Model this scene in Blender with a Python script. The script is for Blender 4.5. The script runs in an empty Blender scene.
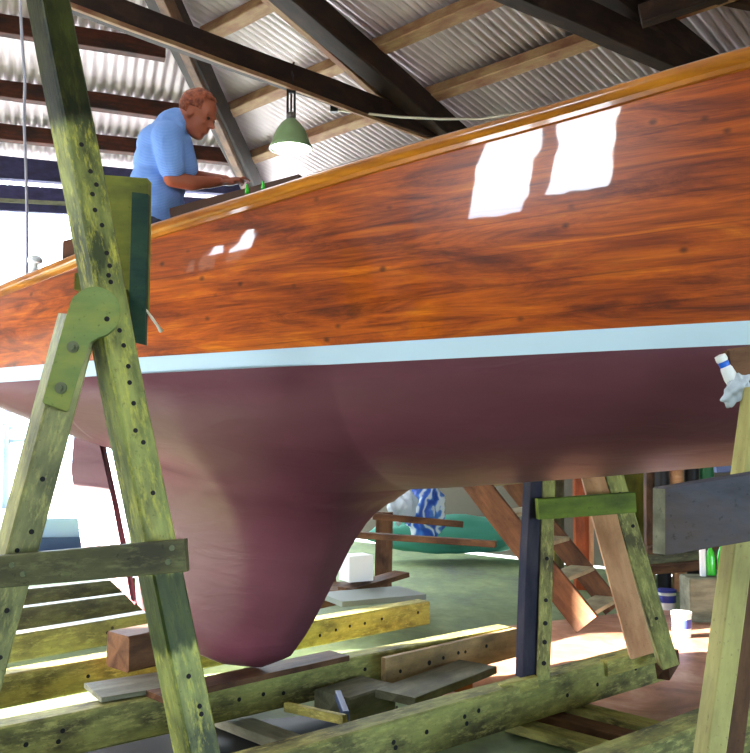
import bpy, bmesh, math, random
from mathutils import Vector, Matrix
random.seed(7)
V = Vector
PI = math.pi
COL = bpy.context.scene.collection
scn = bpy.context.scene

# ------------------------------------------------------------------ camera
FPX = 880.0
TH = math.atan((440 - 376.5) / FPX)
CAM = V((0, 0, 1.75))
cam_d = bpy.data.cameras.new('camera')
cam = bpy.data.objects.new('camera', cam_d)
COL.objects.link(cam)
cam.location = CAM
cam.rotation_euler = (PI / 2 + TH, 0, 0)
cam_d.sensor_fit = 'HORIZONTAL'
cam_d.sensor_width = 36
cam_d.lens = 36 * FPX / 750
cam_d.clip_start = 0.05
cam_d.clip_end = 500
scn.camera = cam

# ------------------------------------------------------------------ world, sun, daylight
SUN_DIR = V((-0.95, -0.25, 0.17)).normalized()      # towards the sun
world = bpy.data.worlds.new('world')
scn.world = world
world.use_nodes = True
wn = world.node_tree
wn.nodes.clear()
wo = wn.nodes.new('ShaderNodeOutputWorld')
wb = wn.nodes.new('ShaderNodeBackground')
wtc = wn.nodes.new('ShaderNodeTexCoord')
wsx = wn.nodes.new('ShaderNodeSeparateXYZ')
wrp = wn.nodes.new('ShaderNodeValToRGB')
wn.links.new(wtc.outputs['Generated'], wsx.inputs[0])
wn.links.new(wsx.outputs[2], wrp.inputs[0])
wrp.color_ramp.elements[0].position = 0.20
wrp.color_ramp.elements[0].color = (0.50, 0.68, 0.85, 1)
wrp.color_ramp.elements[1].position = 0.30
wrp.color_ramp.elements[1].color = (0.86, 0.93, 1.0, 1)
wn.links.new(wrp.outputs[0], wb.inputs[0])
wb.inputs[1].default_value = 18.0
wn.links.new(wb.outputs[0], wo.inputs[0])
sd = bpy.data.lights.new('sun', 'SUN')
sd.energy = 170.0
sd.angle = 0.01
sd.color = (1.0, 0.93, 0.82)
sun = bpy.data.objects.new('sun', sd)
COL.objects.link(sun)
sun.rotation_euler = SUN_DIR.to_track_quat('Z', 'Y').to_euler()


def area(name, loc, target, sx, sy, power, color=(1, 1, 1)):
    d = bpy.data.lights.new(name, 'AREA')
    d.shape = 'RECTANGLE'
    d.size = sx
    d.size_y = sy
    d.energy = power
    d.color = color
    o = bpy.data.objects.new(name, d)
    COL.objects.link(o)
    o.location = loc
    o.rotation_euler = (V(loc) - V(target)).to_track_quat('Z', 'Y').to_euler()
    o.visible_camera = False
    o.visible_glossy = False
    return o


def portal(name, loc, inward, sx, sy):
    o = area(name, loc, V(loc) + V(inward), sx, sy, 1)
    o.data.cycles.is_portal = True


# daylight portals in the real openings: slip mouth, big door behind the photographer, windows
portal('slip_portal', (-8.8, 13.9, 2.8), (0.33, -0.94, 0), 13.5, 5.6)
portal('door_portal', (1.17, -5.17, 1.5), (0.707, 0.707, 0), 2.6, 3.0)
portal('side_portal', (-11.45, 7.45, 1.27), (0.707, 0.707, 0), 9.7, 2.55)
area('keel_fill', (-4.6, 3.9, 0.45), (-0.9, 5.3, 0.8), 1.6, 0.7, 250, (0.90, 0.86, 1.0))  # added fill lamp inside the shed, brightens the fin keel, hidden from reflections
portal('right_portal', (8.2, -2.8, 1.4), (-0.7, 0.7, 0), 6.0, 2.4)
portal('window_portal', (-3.55, -0.5, 4.85), (0.707, 0.707, 0), 2.0, 2.2)

scn.view_settings.view_transform = 'Standard'
scn.view_settings.look = 'None'
scn.view_settings.gamma = 1.0
scn.view_settings.exposure = 0.0
scn.view_settings.use_curve_mapping = False

# ------------------------------------------------------------------ geometry helpers
FWD = V((0, math.cos(TH), math.sin(TH)))
UPV = V((0, -math.sin(TH), math.cos(TH)))


def ray(px, py):
    return V((1, 0, 0)) * ((px - 375) / FPX) + UPV * ((376.5 - py) / FPX) + FWD


def P(px, py, D):
    r = ray(px, py)
    return CAM + r * (D / r.y)


def hit(px, py, pt, n):
    r = ray(px, py)
    return CAM + r * ((pt - CAM).dot(n) / r.dot(n))


def PZ(px, py, z):
    return hit(px, py, V((0, 0, z)), V((0, 0, 1)))


def vpdir(px, py):
    return ray(px, py).normalized()


def lerp_tab(tab, x):
    if x <= tab[0][0]:
        return tab[0][1]
    for (a, b), (c, d) in zip(tab, tab[1:]):
        if x <= c:
            return b + (d - b) * (x - a) / (c - a)
    return tab[-1][1]


def smooth_tab(tab, x):
    n = len(tab)
    if x <= tab[0][0]:
        return tab[0][1]
    if x >= tab[-1][0]:
        return tab[-1][1]
    for i in range(n - 1):
        x0, y0 = tab[i]
        x1, y1 = tab[i + 1]
        if x <= x1:
            def sl(k):
                if k <= 0:
                    return (tab[1][1] - tab[0][1]) / (tab[1][0] - tab[0][0])
                if k >= n - 1:
                    return (tab[-1][1] - tab[-2][1]) / (tab[-1][0] - tab[-2][0])
                return (tab[k + 1][1] - tab[k - 1][1]) / (tab[k + 1][0] - tab[k - 1][0])
            h = x1 - x0
            t = (x - x0) / h
            m0, m1 = sl(i) * h, sl(i + 1) * h
            return ((2 * t**3 - 3 * t * t + 1) * y0 + (t**3 - 2 * t * t + t) * m0
                    + (-2 * t**3 + 3 * t * t) * y1 + (t**3 - t * t) * m1)


def srgb(r, g, b):
    def f(c):
        c /= 255.0
        return c / 12.92 if c <= 0.04045 else ((c + 0.055) / 1.055) ** 2.4
    return (f(r), f(g), f(b), 1)


def tag(o, label=None, cat=None, group=None, kind=None):
    if label:
        o['label'] = label
    if cat:
        o['category'] = cat
    if group:
        o['group'] = group
    if kind:
        o['kind'] = kind
    return o


def empty(name, loc, label=None, cat=None, group=None, rz=0):
    o = bpy.data.objects.new(name, None)
    COL.objects.link(o)
    o.location = loc
    o.rotation_euler = (0, 0, rz)
    o.empty_display_size = 0.1
    return tag(o, label, cat, group)


def link_mesh(name, bm, mats, parent=None, frame=None, smooth=False):
    """frame = world matrix of the mesh; parent = a thing or part"""
    me = bpy.data.meshes.new(name)
    bmesh.ops.recalc_face_normals(bm, faces=bm.faces)
    bm.to_mesh(me)
    bm.free()
    if not isinstance(mats, (list, tuple)):
        mats = [mats]
    for m in mats:
        me.materials.append(m)
    if smooth:
        for p in me.polygons:
            p.use_smooth = True
        if smooth is not True:
            try:
                me.set_sharp_from_angle(angle=smooth)
            except Exception:
                pass
    o = bpy.data.objects.new(name, me)
    COL.objects.link(o)
    f = frame if frame is not None else Matrix.Identity(4)
    if parent is not None:
        o.parent = parent
        o.matrix_basis = world_of(parent).inverted() @ f
    else:
        o.matrix_basis = f
    return o


def world_of(o):
    m = o.matrix_basis.copy()
    p = o.parent
    while p is not None:
        m = p.matrix_basis @ m
        p = p.parent
    return m


def frame_of(a, b, up=V((0, 0, 1))):
    x = (b - a).normalized()
    y = up.cross(x)
    if y.length < 1e-4:
        y = V((0, 1, 0)).cross(x)
    y.normalize()
    z = x.cross(y)
    m = Matrix((x, y, z)).transposed().to_4x4()
    m.translation = a
    return m


def bm_box(bm, x0, x1, y0, y1, z0, z1, bev=0.0, mi=0, mat=None):
    vs = [bm.verts.new((x, y, z)) for x in (x0, x1) for y in (y0, y1) for z in (z0, z1)]
    idx = [(0, 1, 3, 2), (4, 6, 7, 5), (0, 4, 5, 1), (2, 3, 7, 6), (0, 2, 6, 4), (1, 5, 7, 3)]
    fs = [bm.faces.new([vs[i] for i in q]) for q in idx]
    es = list({e for f in fs for e in f.edges})
    geo_f = fs
    if bev > 0:
        r = bmesh.ops.bevel(bm, geom=es, offset=bev, segments=2, affect='EDGES')
        geo_f = list(set(r['faces']) | {f for f in fs if f.is_valid})
    for f in geo_f:
        f.material_index = mi
    if mat is not None:
        vv = {v for f in geo_f for v in f.verts}
        for v in vv:
            v.co = mat @ v.co
    return geo_f


def bm_disc(bm, c, axis, r, depth, mi=1, n=10):
    """short cylinder centred on c"""
    q = V(axis).normalized().to_track_quat('Z', 'Y').to_matrix().to_4x4()
    q.translation = V(c)
    r_ = bmesh.ops.create_cone(bm, cap_ends=True, segments=n, radius1=r, radius2=r, depth=depth, matrix=q)
    for v in r_['verts']:
        for f in v.link_faces:
            f.material_index = mi


def bm_lathe(bm, prof, n=28, mi=0, mat=None):
    rings = []
    for r, z in prof:
        ring = []
        for k in range(n):
            a = 2 * PI * k / n
            p = V((r * math.cos(a), r * math.sin(a), z))
            ring.append(bm.verts.new(mat @ p if mat is not None else p))
        rings.append(ring)
    for A, B in zip(rings, rings[1:]):
        for k in range(n):
            f = bm.faces.new((A[k], A[(k + 1) % n], B[(k + 1) % n], B[k]))
            f.material_index = mi
            f.smooth = True
    for ring in (rings[0], rings[-1]):
        if max((v.co - ring[0].co).length for v in ring) > 1e-5:
            f = bm.faces.new(ring)
            f.material_index = mi


def bm_tube(bm, pts, r, n=8, mi=0, radii=None):
    rings = []
    pts = [V(p) for p in pts]
    for i, p in enumerate(pts):
        d = (pts[min(i + 1, len(pts) - 1)] - pts[max(i - 1, 0)]).normalized()
        a = d.cross(V((0, 0, 1)))
        if a.length < 1e-3:
            a = d.cross(V((1, 0, 0)))
        a.normalize()
        b = d.cross(a)
        rr = radii[i] if radii else r
        rings.append([bm.verts.new(p + (a * math.cos(2 * PI * k / n) + b * math.sin(2 * PI * k / n)) * rr) for k in range(n)])
    for A, B in zip(rings, rings[1:]):
        for k in range(n):
            f = bm.faces.new((A[k], A[(k + 1) % n], B[(k + 1) % n], B[k]))
            f.material_index = mi
            f.smooth = True
    bm.faces.new(rings[0]).material_index = mi
    bm.faces.new(list(reversed(rings[-1]))).material_index = mi


def bm_prism(bm, pts, d, mi=0):
    """polygon pts (3-D) pushed by vector d"""
    A = [bm.verts.new(p) for p in pts]
    B = [bm.verts.new(V(p) + d) for p in pts]
    fs = [bm.faces.new(A), bm.faces.new(list(reversed(B)))]
    n = len(A)
    for i in range(n):
        fs.append(bm.faces.new((A[i], A[(i + 1) % n], B[(i + 1) % n], B[i])))
    for f in fs:
        f.material_index = mi
    return fs


def wobbly(bm, L, amp=0.004, seed=0):
    rnd = random.Random(seed)
    ph = [rnd.uniform(0, 6) for _ in range(4)]
    for v in bm.verts:
        x = v.co.x
        v.co.y += amp * math.sin(x * 2.1 + ph[0]) + amp * 0.5 * math.sin(x * 5.3 + ph[1])
        v.co.z += amp * math.sin(x * 1.7 + ph[2]) + amp * 0.5 * math.sin(x * 4.1 + ph[3])


def timber(name, a, b, w, h, mat, parent=None, up=V((0, 0, 1)), holes=(), ends=0.012, amp=0.003, seed=None, extra=None, roll=0.0, paint=None):
    """squared timber from a to b; w across, h along 'up'; holes = (t, off, face, r)"""
    a, b = V(a), V(b)
    fr = frame_of(a, b, up)
    if roll:
        fr = fr @ Matrix.Rotation(roll, 4, 'X')
    L = (b - a).length
    n = max(2, int(L / 0.25))
    bm = bmesh.new()
    sect = []
    c = min(w, h) * 0.07
    for (sy, sz) in ((-1, -1), (1, -1), (1, 1), (-1, 1)):
        pass
    prof = [(-w / 2 + c, -h / 2), (w / 2 - c, -h / 2), (w / 2, -h / 2 + c), (w / 2, h / 2 - c),
            (w / 2 - c, h / 2), (-w / 2 + c, h / 2), (-w / 2, h / 2 - c), (-w / 2, -h / 2 + c)]
    rings = []
    for i in range(n + 1):
        x = L * i / n
        rings.append([bm.verts.new((x, y, z)) for y, z in prof])
    for A, B in zip(rings, rings[1:]):
        for k in range(8):
            bm.faces.new((A[k], A[(k + 1) % 8], B[(k + 1) % 8], B[k]))
    bm.faces.new(rings[0])
    bm.faces.new(list(reversed(rings[-1])))
    sd_ = seed if seed is not None else random.randint(0, 9999)
    for (t, off, face, r) in holes:
        x = t * L
        ax, pos = {'-y': ((0, 1, 0), (x, -w / 2, off)), '+y': ((0, 1, 0), (x, w / 2, off)),
                   '+z': ((0, 0, 1), (x, off, h / 2)), '-z': ((0, 0, 1), (x, off, -h / 2))}[face]
        bm_disc(bm, pos, ax, r, 0.004, mi=1)
    wobbly(bm, L, amp, sd_)
    return link_mesh(name, bm, [mat, M['hole']], parent, fr)


# ------------------------------------------------------------------ materials
M = {}


def mat_base(name, color, rough=0.6, metal=0.0, coat=0.0, coat_rough=0.03, spec=0.5):
    m = bpy.data.materials.new(name)
    m.use_nodes = True
    b = m.node_tree.nodes['Principled BSDF']
    b.inputs['Base Color'].default_value = color
    b.inputs['Roughness'].default_value = rough
    b.inputs['Metallic'].default_value = metal
    b.inputs['Coat Weight'].default_value = coat
    b.inputs['Coat Roughness'].default_value = coat_rough
    b.inputs['Specular IOR Level'].default_value = spec
    M[name] = m
    return m


def nodes(m):
    nt = m.node_tree
    return nt, nt.nodes, nt.links, nt.nodes['Principled BSDF']


def tex_coord(nt, scale=(1, 1, 1), rot=(0, 0, 0), out='Object'):
    tc = nt.nodes.new('ShaderNodeTexCoord')
    mp = nt.nodes.new('ShaderNodeMapping')
    mp.inputs['Scale'].default_value = scale
    mp.inputs['Rotation'].default_value = rot
    nt.links.new(tc.outputs[out], mp.inputs[0])
    return mp


def noise(nt, vec, scale, detail=4, rough=0.55, dist=0.0):
    n = nt.nodes.new('ShaderNodeTexNoise')
    n.inputs['Scale'].default_value = scale
    n.inputs['Detail'].default_value = detail
    n.inputs['Roughness'].default_value = rough
    n.inputs['Distortion'].default_value = dist
    nt.links.new(vec.outputs[0], n.inputs['Vector'])
    return n


def ramp(nt, src, stops, interp='LINEAR'):
    r = nt.nodes.new('ShaderNodeValToRGB')
    r.color_ramp.interpolation = interp
    els = r.color_ramp.elements
    while len(els) < len(stops):
        els.new(0.5)
    for e, (p, c) in zip(els, stops):
        e.position = p
        e.color = c if len(c) == 4 else (*c, 1)
    nt.links.new(src, r.inputs[0])
    return r


def mixc(nt, fac, a, b, mode='MIX'):
    x = nt.nodes.new('ShaderNodeMix')
    x.data_type = 'RGBA'
    x.blend_type = mode
    for i, val in ((0, fac), (6, a), (7, b)):
        if hasattr(val, 'is_linked') or hasattr(val, 'links'):
            nt.links.new(val, x.inputs[i])
        else:
            x.inputs[i].default_value = val
    return x.outputs[2]


def bump(nt, b, src, strength=0.3, dist=0.01):
    bp = nt.nodes.new('ShaderNodeBump')
    bp.inputs['Strength'].default_value = strength
    bp.inputs['Distance'].default_value = dist
    nt.links.new(src, bp.inputs['Height'])
    nt.links.new(bp.outputs[0], b.inputs['Normal'])
    return bp


def timber_mat(name, c1, c2, stain, stain_amt=0.5, flake=None, rough=0.75, grain=1.0):
    """weathered timber: two tones along the grain, stains, optional flaking paint"""
    m = mat_base(name, c1, rough, spec=0.25)
    nt, N, L, b = nodes(m)
    mp = tex_coord(nt, (1.2, 9, 9))
    n1 = noise(nt, mp, 2.2 * grain, 6, 0.65)
    base = mixc(nt, ramp(nt, n1.outputs[0], [(0.32, (0, 0, 0)), (0.68, (1, 1, 1))]).outputs[0], c1, c2)
    mp2 = tex_coord(nt, (1.0, 2.2, 2.2))
    n2 = noise(nt, mp2, 3.1, 5, 0.6)
    st = ramp(nt, n2.outputs[0], [(0.50 - 0.16 * stain_amt, (0, 0, 0)), (0.80 - 0.2 * stain_amt, (1, 1, 1))])
    base = mixc(nt, st.outputs[0], base, stain)
    if flake:
        mp3 = tex_coord(nt, (0.6, 2.2, 2.2))
        n3 = noise(nt, mp3, 17, 7, 0.75)
        fl = ramp(nt, n3.outputs[0], [(0.50, (0, 0, 0)), (0.66, (0.7, 0.7, 0.7))])
        base = mixc(nt, fl.outputs[0], base, flake)
    # fine speckle
    mp4 = tex_coord(nt, (1, 1, 1))
    n4 = noise(nt, mp4, 60, 3, 0.6)
    sp = ramp(nt, n4.outputs[0], [(0.62, (1, 1, 1)), (0.72, (0.35, 0.33, 0.30))])
    base = mixc(nt, 0.55, base, sp.outputs[0], 'MULTIPLY')
    L.new(base, b.inputs['Base Color'])
    bump(nt, b, n1.outputs[0], 0.35, 0.01)
    return m


timber_mat('green_timber', srgb(178, 174, 98), srgb(140, 144, 84), srgb(84, 80, 54), 0.65, srgb(200, 192, 116))
timber_mat('green_yellow', srgb(190, 178, 92), srgb(152, 150, 80), srgb(96, 92, 58), 0.45, srgb(206, 196, 112))
timber_mat('moss_timber', srgb(112, 112, 74), srgb(92, 92, 64), srgb(68, 66, 52), 0.6, srgb(124, 124, 84), rough=0.5)
timber_mat('mottled_post', srgb(170, 168, 112), srgb(140, 142, 92), srgb(96, 98, 68), 0.6, srgb(190, 186, 112), rough=0.5)
m = timber_mat_zone = None
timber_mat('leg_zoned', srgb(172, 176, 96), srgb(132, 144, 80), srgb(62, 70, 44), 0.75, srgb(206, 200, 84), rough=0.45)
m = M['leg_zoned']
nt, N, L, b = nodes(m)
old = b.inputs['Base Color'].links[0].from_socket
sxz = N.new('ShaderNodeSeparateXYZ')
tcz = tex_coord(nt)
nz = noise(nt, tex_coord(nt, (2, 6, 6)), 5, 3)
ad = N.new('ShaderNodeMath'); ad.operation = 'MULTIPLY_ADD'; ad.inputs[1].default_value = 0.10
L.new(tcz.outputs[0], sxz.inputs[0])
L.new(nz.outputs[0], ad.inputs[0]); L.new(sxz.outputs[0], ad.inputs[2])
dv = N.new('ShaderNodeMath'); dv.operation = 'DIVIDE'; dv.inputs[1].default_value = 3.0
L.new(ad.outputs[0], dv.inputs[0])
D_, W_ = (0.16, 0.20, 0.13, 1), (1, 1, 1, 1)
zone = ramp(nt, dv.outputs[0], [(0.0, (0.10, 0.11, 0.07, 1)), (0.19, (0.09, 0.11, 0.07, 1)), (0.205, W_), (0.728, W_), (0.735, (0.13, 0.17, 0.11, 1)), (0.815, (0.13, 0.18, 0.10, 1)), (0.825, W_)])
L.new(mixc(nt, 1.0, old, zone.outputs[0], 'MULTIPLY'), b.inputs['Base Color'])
timber_mat('crossbar_green', srgb(116, 134, 48), srgb(96, 116, 42), srgb(70, 84, 36), 0.4)
timber_mat('olive_board', srgb(128, 130, 52), srgb(110, 112, 46), srgb(84, 88, 42), 0.35)
timber_mat('teal_dark', srgb(34, 62, 52), srgb(26, 48, 44), srgb(50, 74, 54), 0.3)
timber_mat('knee_green', srgb(128, 146, 86), srgb(112, 132, 78), srgb(156, 158, 76), 0.3)
timber_mat('brown_timber', srgb(116, 84, 58), srgb(92, 62, 42), srgb(60, 40, 30), 0.4)
timber_mat('fresh_pine', srgb(206, 160, 118), srgb(186, 134, 94), srgb(150, 104, 72), 0.3)
timber_mat('splice_wood', srgb(196, 164, 116), srgb(164, 138, 96), srgb(124, 106, 78), 0.5)
timber_mat('pale_pine', srgb(190, 184, 118), srgb(170, 164, 100), srgb(140, 132, 84), 0.25)
timber_mat('grey_plank', srgb(84, 86, 96), srgb(66, 66, 74), srgb(90, 76, 66), 0.5)
timber_mat('dark_post', srgb(44, 44, 62), srgb(30, 30, 44), srgb(62, 58, 66), 0.3)
timber_mat('rafter_dark', srgb(40, 26, 20), srgb(28, 18, 14), srgb(60, 40, 28), 0.2)
timber_mat('purlin_wood', srgb(150, 122, 88), srgb(126, 96, 68), srgb(112, 70, 52), 0.5)
timber_mat('purlin_red', srgb(92, 48, 34), srgb(66, 36, 28), srgb(40, 30, 30), 0.6)
timber_mat('grey_worn', srgb(140, 140, 116), srgb(112, 112, 92), srgb(84, 84, 66), 0.5)
timber_mat('stair_wood', srgb(122, 86, 58), srgb(96, 64, 44), srgb(70, 46, 34), 0.4)
timber_mat('tread_wood', srgb(176, 168, 132), srgb(150, 140, 108), srgb(120, 108, 84), 0.4)
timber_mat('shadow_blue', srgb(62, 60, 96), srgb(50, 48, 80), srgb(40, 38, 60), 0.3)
timber_mat('rust_brown', srgb(176, 92, 52), srgb(150, 74, 42), srgb(110, 58, 38), 0.3)

mat_base('hole', srgb(22, 20, 22), 0.9)
mat_base('steel', srgb(120, 118, 112), 0.45, 0.8)
mat_base('dark_metal', srgb(40, 40, 42), 0.5, 0.5)
mat_base('bolt', srgb(112, 118, 90), 0.5, 0.4)
mat_base('black', srgb(22, 22, 24), 0.7)
mat_base('white_plastic', srgb(235, 238, 235), 0.35)
mat_base('blue_band', srgb(20, 92, 200), 0.35)
mat_base('label_blue', srgb(52, 64, 150), 0.4)
mat_base('cable', srgb(214, 208, 190), 0.6)
mat_base('string', srgb(168, 166, 176), 0.8)
mat_base('orange_block', srgb(200, 118, 72), 0.7)
mat_base('green_glass', srgb(60, 190, 50), 0.15, coat=0.5)
mat_base('grey_slab', srgb(120, 128, 122), 0.8)
mat_base('bin_green', srgb(36, 110, 62), 0.5)
mat_base('blue_grey', srgb(70, 86, 130), 0.5)
mat_base('concrete_out', srgb(226, 226, 220), 0.8)
mat_base('wall_inside', srgb(92, 86, 74), 0.85)
mat_base('skin', srgb(160, 84, 56), 0.55)
mat_base('hair', srgb(150, 72, 44), 0.8)
mat_base('shirt', srgb(110, 150, 214), 0.85)
mat_base('trousers', srgb(50, 54, 70), 0.85)
mat_base('eye', srgb(60, 40, 34), 0.3)
mat_base('teal_cloth', srgb(70, 150, 130), 0.8)

m = M['hair']
nt, N, L, b = nodes(m)
mp = tex_coord(nt, (1, 1, 1))
n1 = noise(nt, mp, 40, 4)
L.new(ramp(nt, n1.outputs[0], [(0.35, srgb(104, 44, 26)), (0.65, srgb(172, 92, 58))]).outputs[0], b.inputs['Base Color'])
bump(nt, b, n1.outputs[0], 0.6, 0.01)

m = M['shirt']
nt, N, L, b = nodes(m)
mp = tex_coord(nt, (1, 1, 1))
n1 = noise(nt, mp, 7, 3, 0.5, 0.6)
bump(nt, b, n1.outputs[0], 0.7, 0.03)
w_ = N.new('ShaderNodeTexWave')
w_.bands_direction = 'Z'
w_.inputs['Scale'].default_value = 38
L.new(mp.outputs[0], w_.inputs['Vector'])
L.new(ramp(nt, w_.outputs[0], [(0.3, srgb(104, 146, 214)), (0.9, srgb(132, 166, 222))]).outputs[0], b.inputs['Base Color'])

# varnished mahogany: boat-local coordinates, x along the hull, z up
m = mat_base('mahogany', srgb(170, 80, 20), 0.35, coat=1.0, coat_rough=0.03)
m.node_tree.nodes['Principled BSDF'].inputs['Coat IOR'].default_value = 1.65
nt, N, L, b = nodes(m)
mp = tex_coord(nt, (0.55, 4, 4.5), (0, 0.03, 0))
n1 = noise(nt, mp, 2.4, 7, 0.68, 0.9)
c = ramp(nt, n1.outputs[0], [(0.26, srgb(64, 20, 2)), (0.40, srgb(134, 54, 2)), (0.55, srgb(186, 88, 2)), (0.72, srgb(218, 124, 4))])
mp2 = tex_coord(nt, (0.35, 3, 11), (0, 0.03, 0))
n2 = noise(nt, mp2, 6, 5, 0.7)
col = mixc(nt, 0.55, c.outputs[0], ramp(nt, n2.outputs[0], [(0.34, (0.22, 0.14, 0.10)), (0.58, (1, 1, 1))]).outputs[0], 'MULTIPLY')
# plank seams
sx = N.new('ShaderNodeSeparateXYZ')
mp3 = tex_coord(nt, (1, 1, 1), (0, 0.035, 0))
L.new(mp3.outputs[0], sx.inputs[0])
mm = N.new('ShaderNodeMath')
mm.operation = 'MULTIPLY'
mm.inputs[1].default_value = 1 / 0.135
L.new(sx.outputs[2], mm.inputs[0])
fr_ = N.new('ShaderNodeMath')
fr_.operation = 'FRACT'
L.new(mm.outputs[0], fr_.inputs[0])
seam = ramp(nt, fr_.outputs[0], [(0.0, (0.28, 0.2, 0.16)), (0.035, (1, 1, 1)), (0.97, (1, 1, 1)), (1.0, (0.4, 0.3, 0.22))])
col = mixc(nt, 0.55, col, seam.outputs[0], 'MULTIPLY')
fl_ = N.new('ShaderNodeMath')
fl_.operation = 'FLOOR'
L.new(mm.outputs[0], fl_.inputs[0])
wn_ = N.new('ShaderNodeTexWhiteNoise')
wn_.noise_dimensions = '1D'
L.new(fl_.outputs[0], wn_.inputs['W'])
tone = ramp(nt, wn_.outputs[0], [(0, (0.72, 0.62, 0.6)), (1, (1.0, 1.0, 1.0))])
col = mixc(nt, 0.7, col, tone.outputs[0], 'MULTIPLY')
# dark fastening marks
vo = N.new('ShaderNodeTexVoronoi')
vo.inputs['Scale'].default_value = 8.5
vo.inputs['Randomness'].default_value = 0.75
mp5 = tex_coord(nt, (0.85, 0.0, 1.15))
L.new(mp5.outputs[0], vo.inputs['Vector'])
dots = ramp(nt, vo.outputs['Distance'], [(0.06, (0.10, 0.07, 0.05)), (0.17, (1, 1, 1))])
col = mixc(nt, 0.75, col, dots.outputs[0], 'MULTIPLY')
L.new(col, b.inputs['Base Color'])
bn = noise(nt, tex_coord(nt, (1, 1, 1.4)), 3.2, 2, 0.4)
bp = N.new('ShaderNodeBump')
bp.inputs['Strength'].default_value = 0.05
bp.inputs['Distance'].default_value = 0.05
L.new(bn.outputs[0], bp.inputs['Height'])
L.new(bp.outputs[0], b.inputs['Coat Normal'])

m = mat_base('rail_varnish', srgb(178, 104, 10), 0.3, coat=1.0, coat_rough=0.05)
nt, N, L, b = nodes(m)
n1 = noise(nt, tex_coord(nt, (0.8, 5, 5)), 3, 6, 0.6)
L.new(ramp(nt, n1.outputs[0], [(0.3, srgb(120, 62, 6)), (0.7, srgb(196, 122, 16))]).outputs[0], b.inputs['Base Color'])

m = mat_base('coaming_wood', srgb(88, 54, 34), 0.4, coat=0.4)
mat_base('stripe_white', srgb(180, 208, 218), 0.35)
m = mat_base('antifoul', srgb(104, 54, 64), 0.42, spec=0.5)
nt, N, L, b = nodes(m)
n1 = noise(nt, tex_coord(nt, (0.6, 1, 1.6)), 2.5, 5, 0.6)
L.new(ramp(nt, n1.outputs[0], [(0.3, srgb(80, 42, 50)), (0.7, srgb(93, 52, 61))]).outputs[0], b.inputs['Base Color'])
n2 = noise(nt, tex_coord(nt, (0.7, 1, 3.0)), 3.0, 3, 0.5, 0.8)
bump(nt, b, n2.outputs[0], 0.35, 0.02)

m = mat_base('floor_concrete', srgb(116, 128, 104), 0.8, spec=0.25)
nt, N, L, b = nodes(m)
n1 = noise(nt, tex_coord(nt, (1, 0.5, 1), (0, 0, 0.9)), 0.9, 6, 0.65)
c1 = ramp(nt, n1.outputs[0], [(0.3, srgb(92, 98, 96)), (0.48, srgb(118, 136, 98)), (0.68, srgb(150, 168, 116))])
n2 = noise(nt, tex_coord(nt), 7, 5, 0.7)
col = mixc(nt, 0.5, c1.outputs[0], ramp(nt, n2.outputs[0], [(0.3, (0.55, 0.5, 0.45)), (0.6, (1, 1, 1))]).outputs[0], 'MULTIPLY')
L.new(col, b.inputs['Base Color'])
bump(nt, b, n2.outputs[0], 0.15, 0.01)

m = mat_base('rusty_sheet', srgb(170, 110, 80), 0.5)
nt, N, L, b = nodes(m)
n1 = noise(nt, tex_coord(nt), 2.2, 6, 0.65, 0.5)
L.new(ramp(nt, n1.outputs[0], [(0.32, srgb(120, 80, 64)), (0.52, srgb(178, 128, 102)), (0.72, srgb(212, 178, 156))]).outputs[0], b.inputs['Base Color'])
bump(nt, b, n1.outputs[0], 0.2, 0.01)

m = mat_base('roof_iron', srgb(196, 190, 196), 0.5, 0.15)
nt, N, L, b = nodes(m)
n1 = noise(nt, tex_coord(nt, (1, 0.25, 1)), 1.3, 5, 0.6)
L.new(ramp(nt, n1.outputs[0], [(0.3, srgb(176, 158, 162)), (0.7, srgb(212, 196, 200))]).outputs[0], b.inputs['Base Color'])

m = mat_base('lamp_green', srgb(122, 150, 104), 0.35, coat=0.6)
m = mat_base('lamp_glow', (1, 1, 1, 1), 0.5)
nt, N, L, b = nodes(m)
b.inputs['Emission Color'].default_value = (0.93, 1.0, 0.9, 1)
b.inputs['Emission Strength'].default_value = 7.0

m = mat_base('bag_blue', srgb(40, 98, 190), 0.4)
nt, N, L, b = nodes(m)
w_ = N.new('ShaderNodeTexWave')
w_.inputs['Scale'].default_value = 2.2
w_.inputs['Distortion'].default_value = 16
w_.inputs['Detail'].default_value = 3
L.new(tex_coord(nt).outputs[0], w_.inputs['Vector'])
L.new(ramp(nt, w_.outputs[0], [(0.2, srgb(24, 76, 180)), (0.7, srgb(70, 130, 214)), (0.95, srgb(210, 226, 240))]).outputs[0], b.inputs['Base Color'])
m = mat_base('bag_clear', srgb(200, 214, 224), 0.25)
b = m.node_tree.nodes['Principled BSDF']
b.inputs['Alpha'].default_value = 0.8

# ------------------------------------------------------------------ setting
DP = vpdir(-520, 440)                     # along the slip
DQ = vpdir(1250, 440)                     # across the slip (the cradle beams)
DP.z = DQ.z = 0
DP.normalize(); DQ.normalize()


def slab(name, pts, thick, mat, kind='structure'):
    bm = bmesh.new()
    bm_prism(bm, [V(p) for p in pts], thick)
    return tag(link_mesh(name, bm, mat), kind=kind)


FLR = [(3.65, -7.8), (13.5, 2.3), (-1.9, 16.9), (-15.4, 11.4)]
slab('floor', [(x, y, 0) for x, y in FLR], V((0, 0, -0.2)), M['floor_concrete'])

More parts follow.
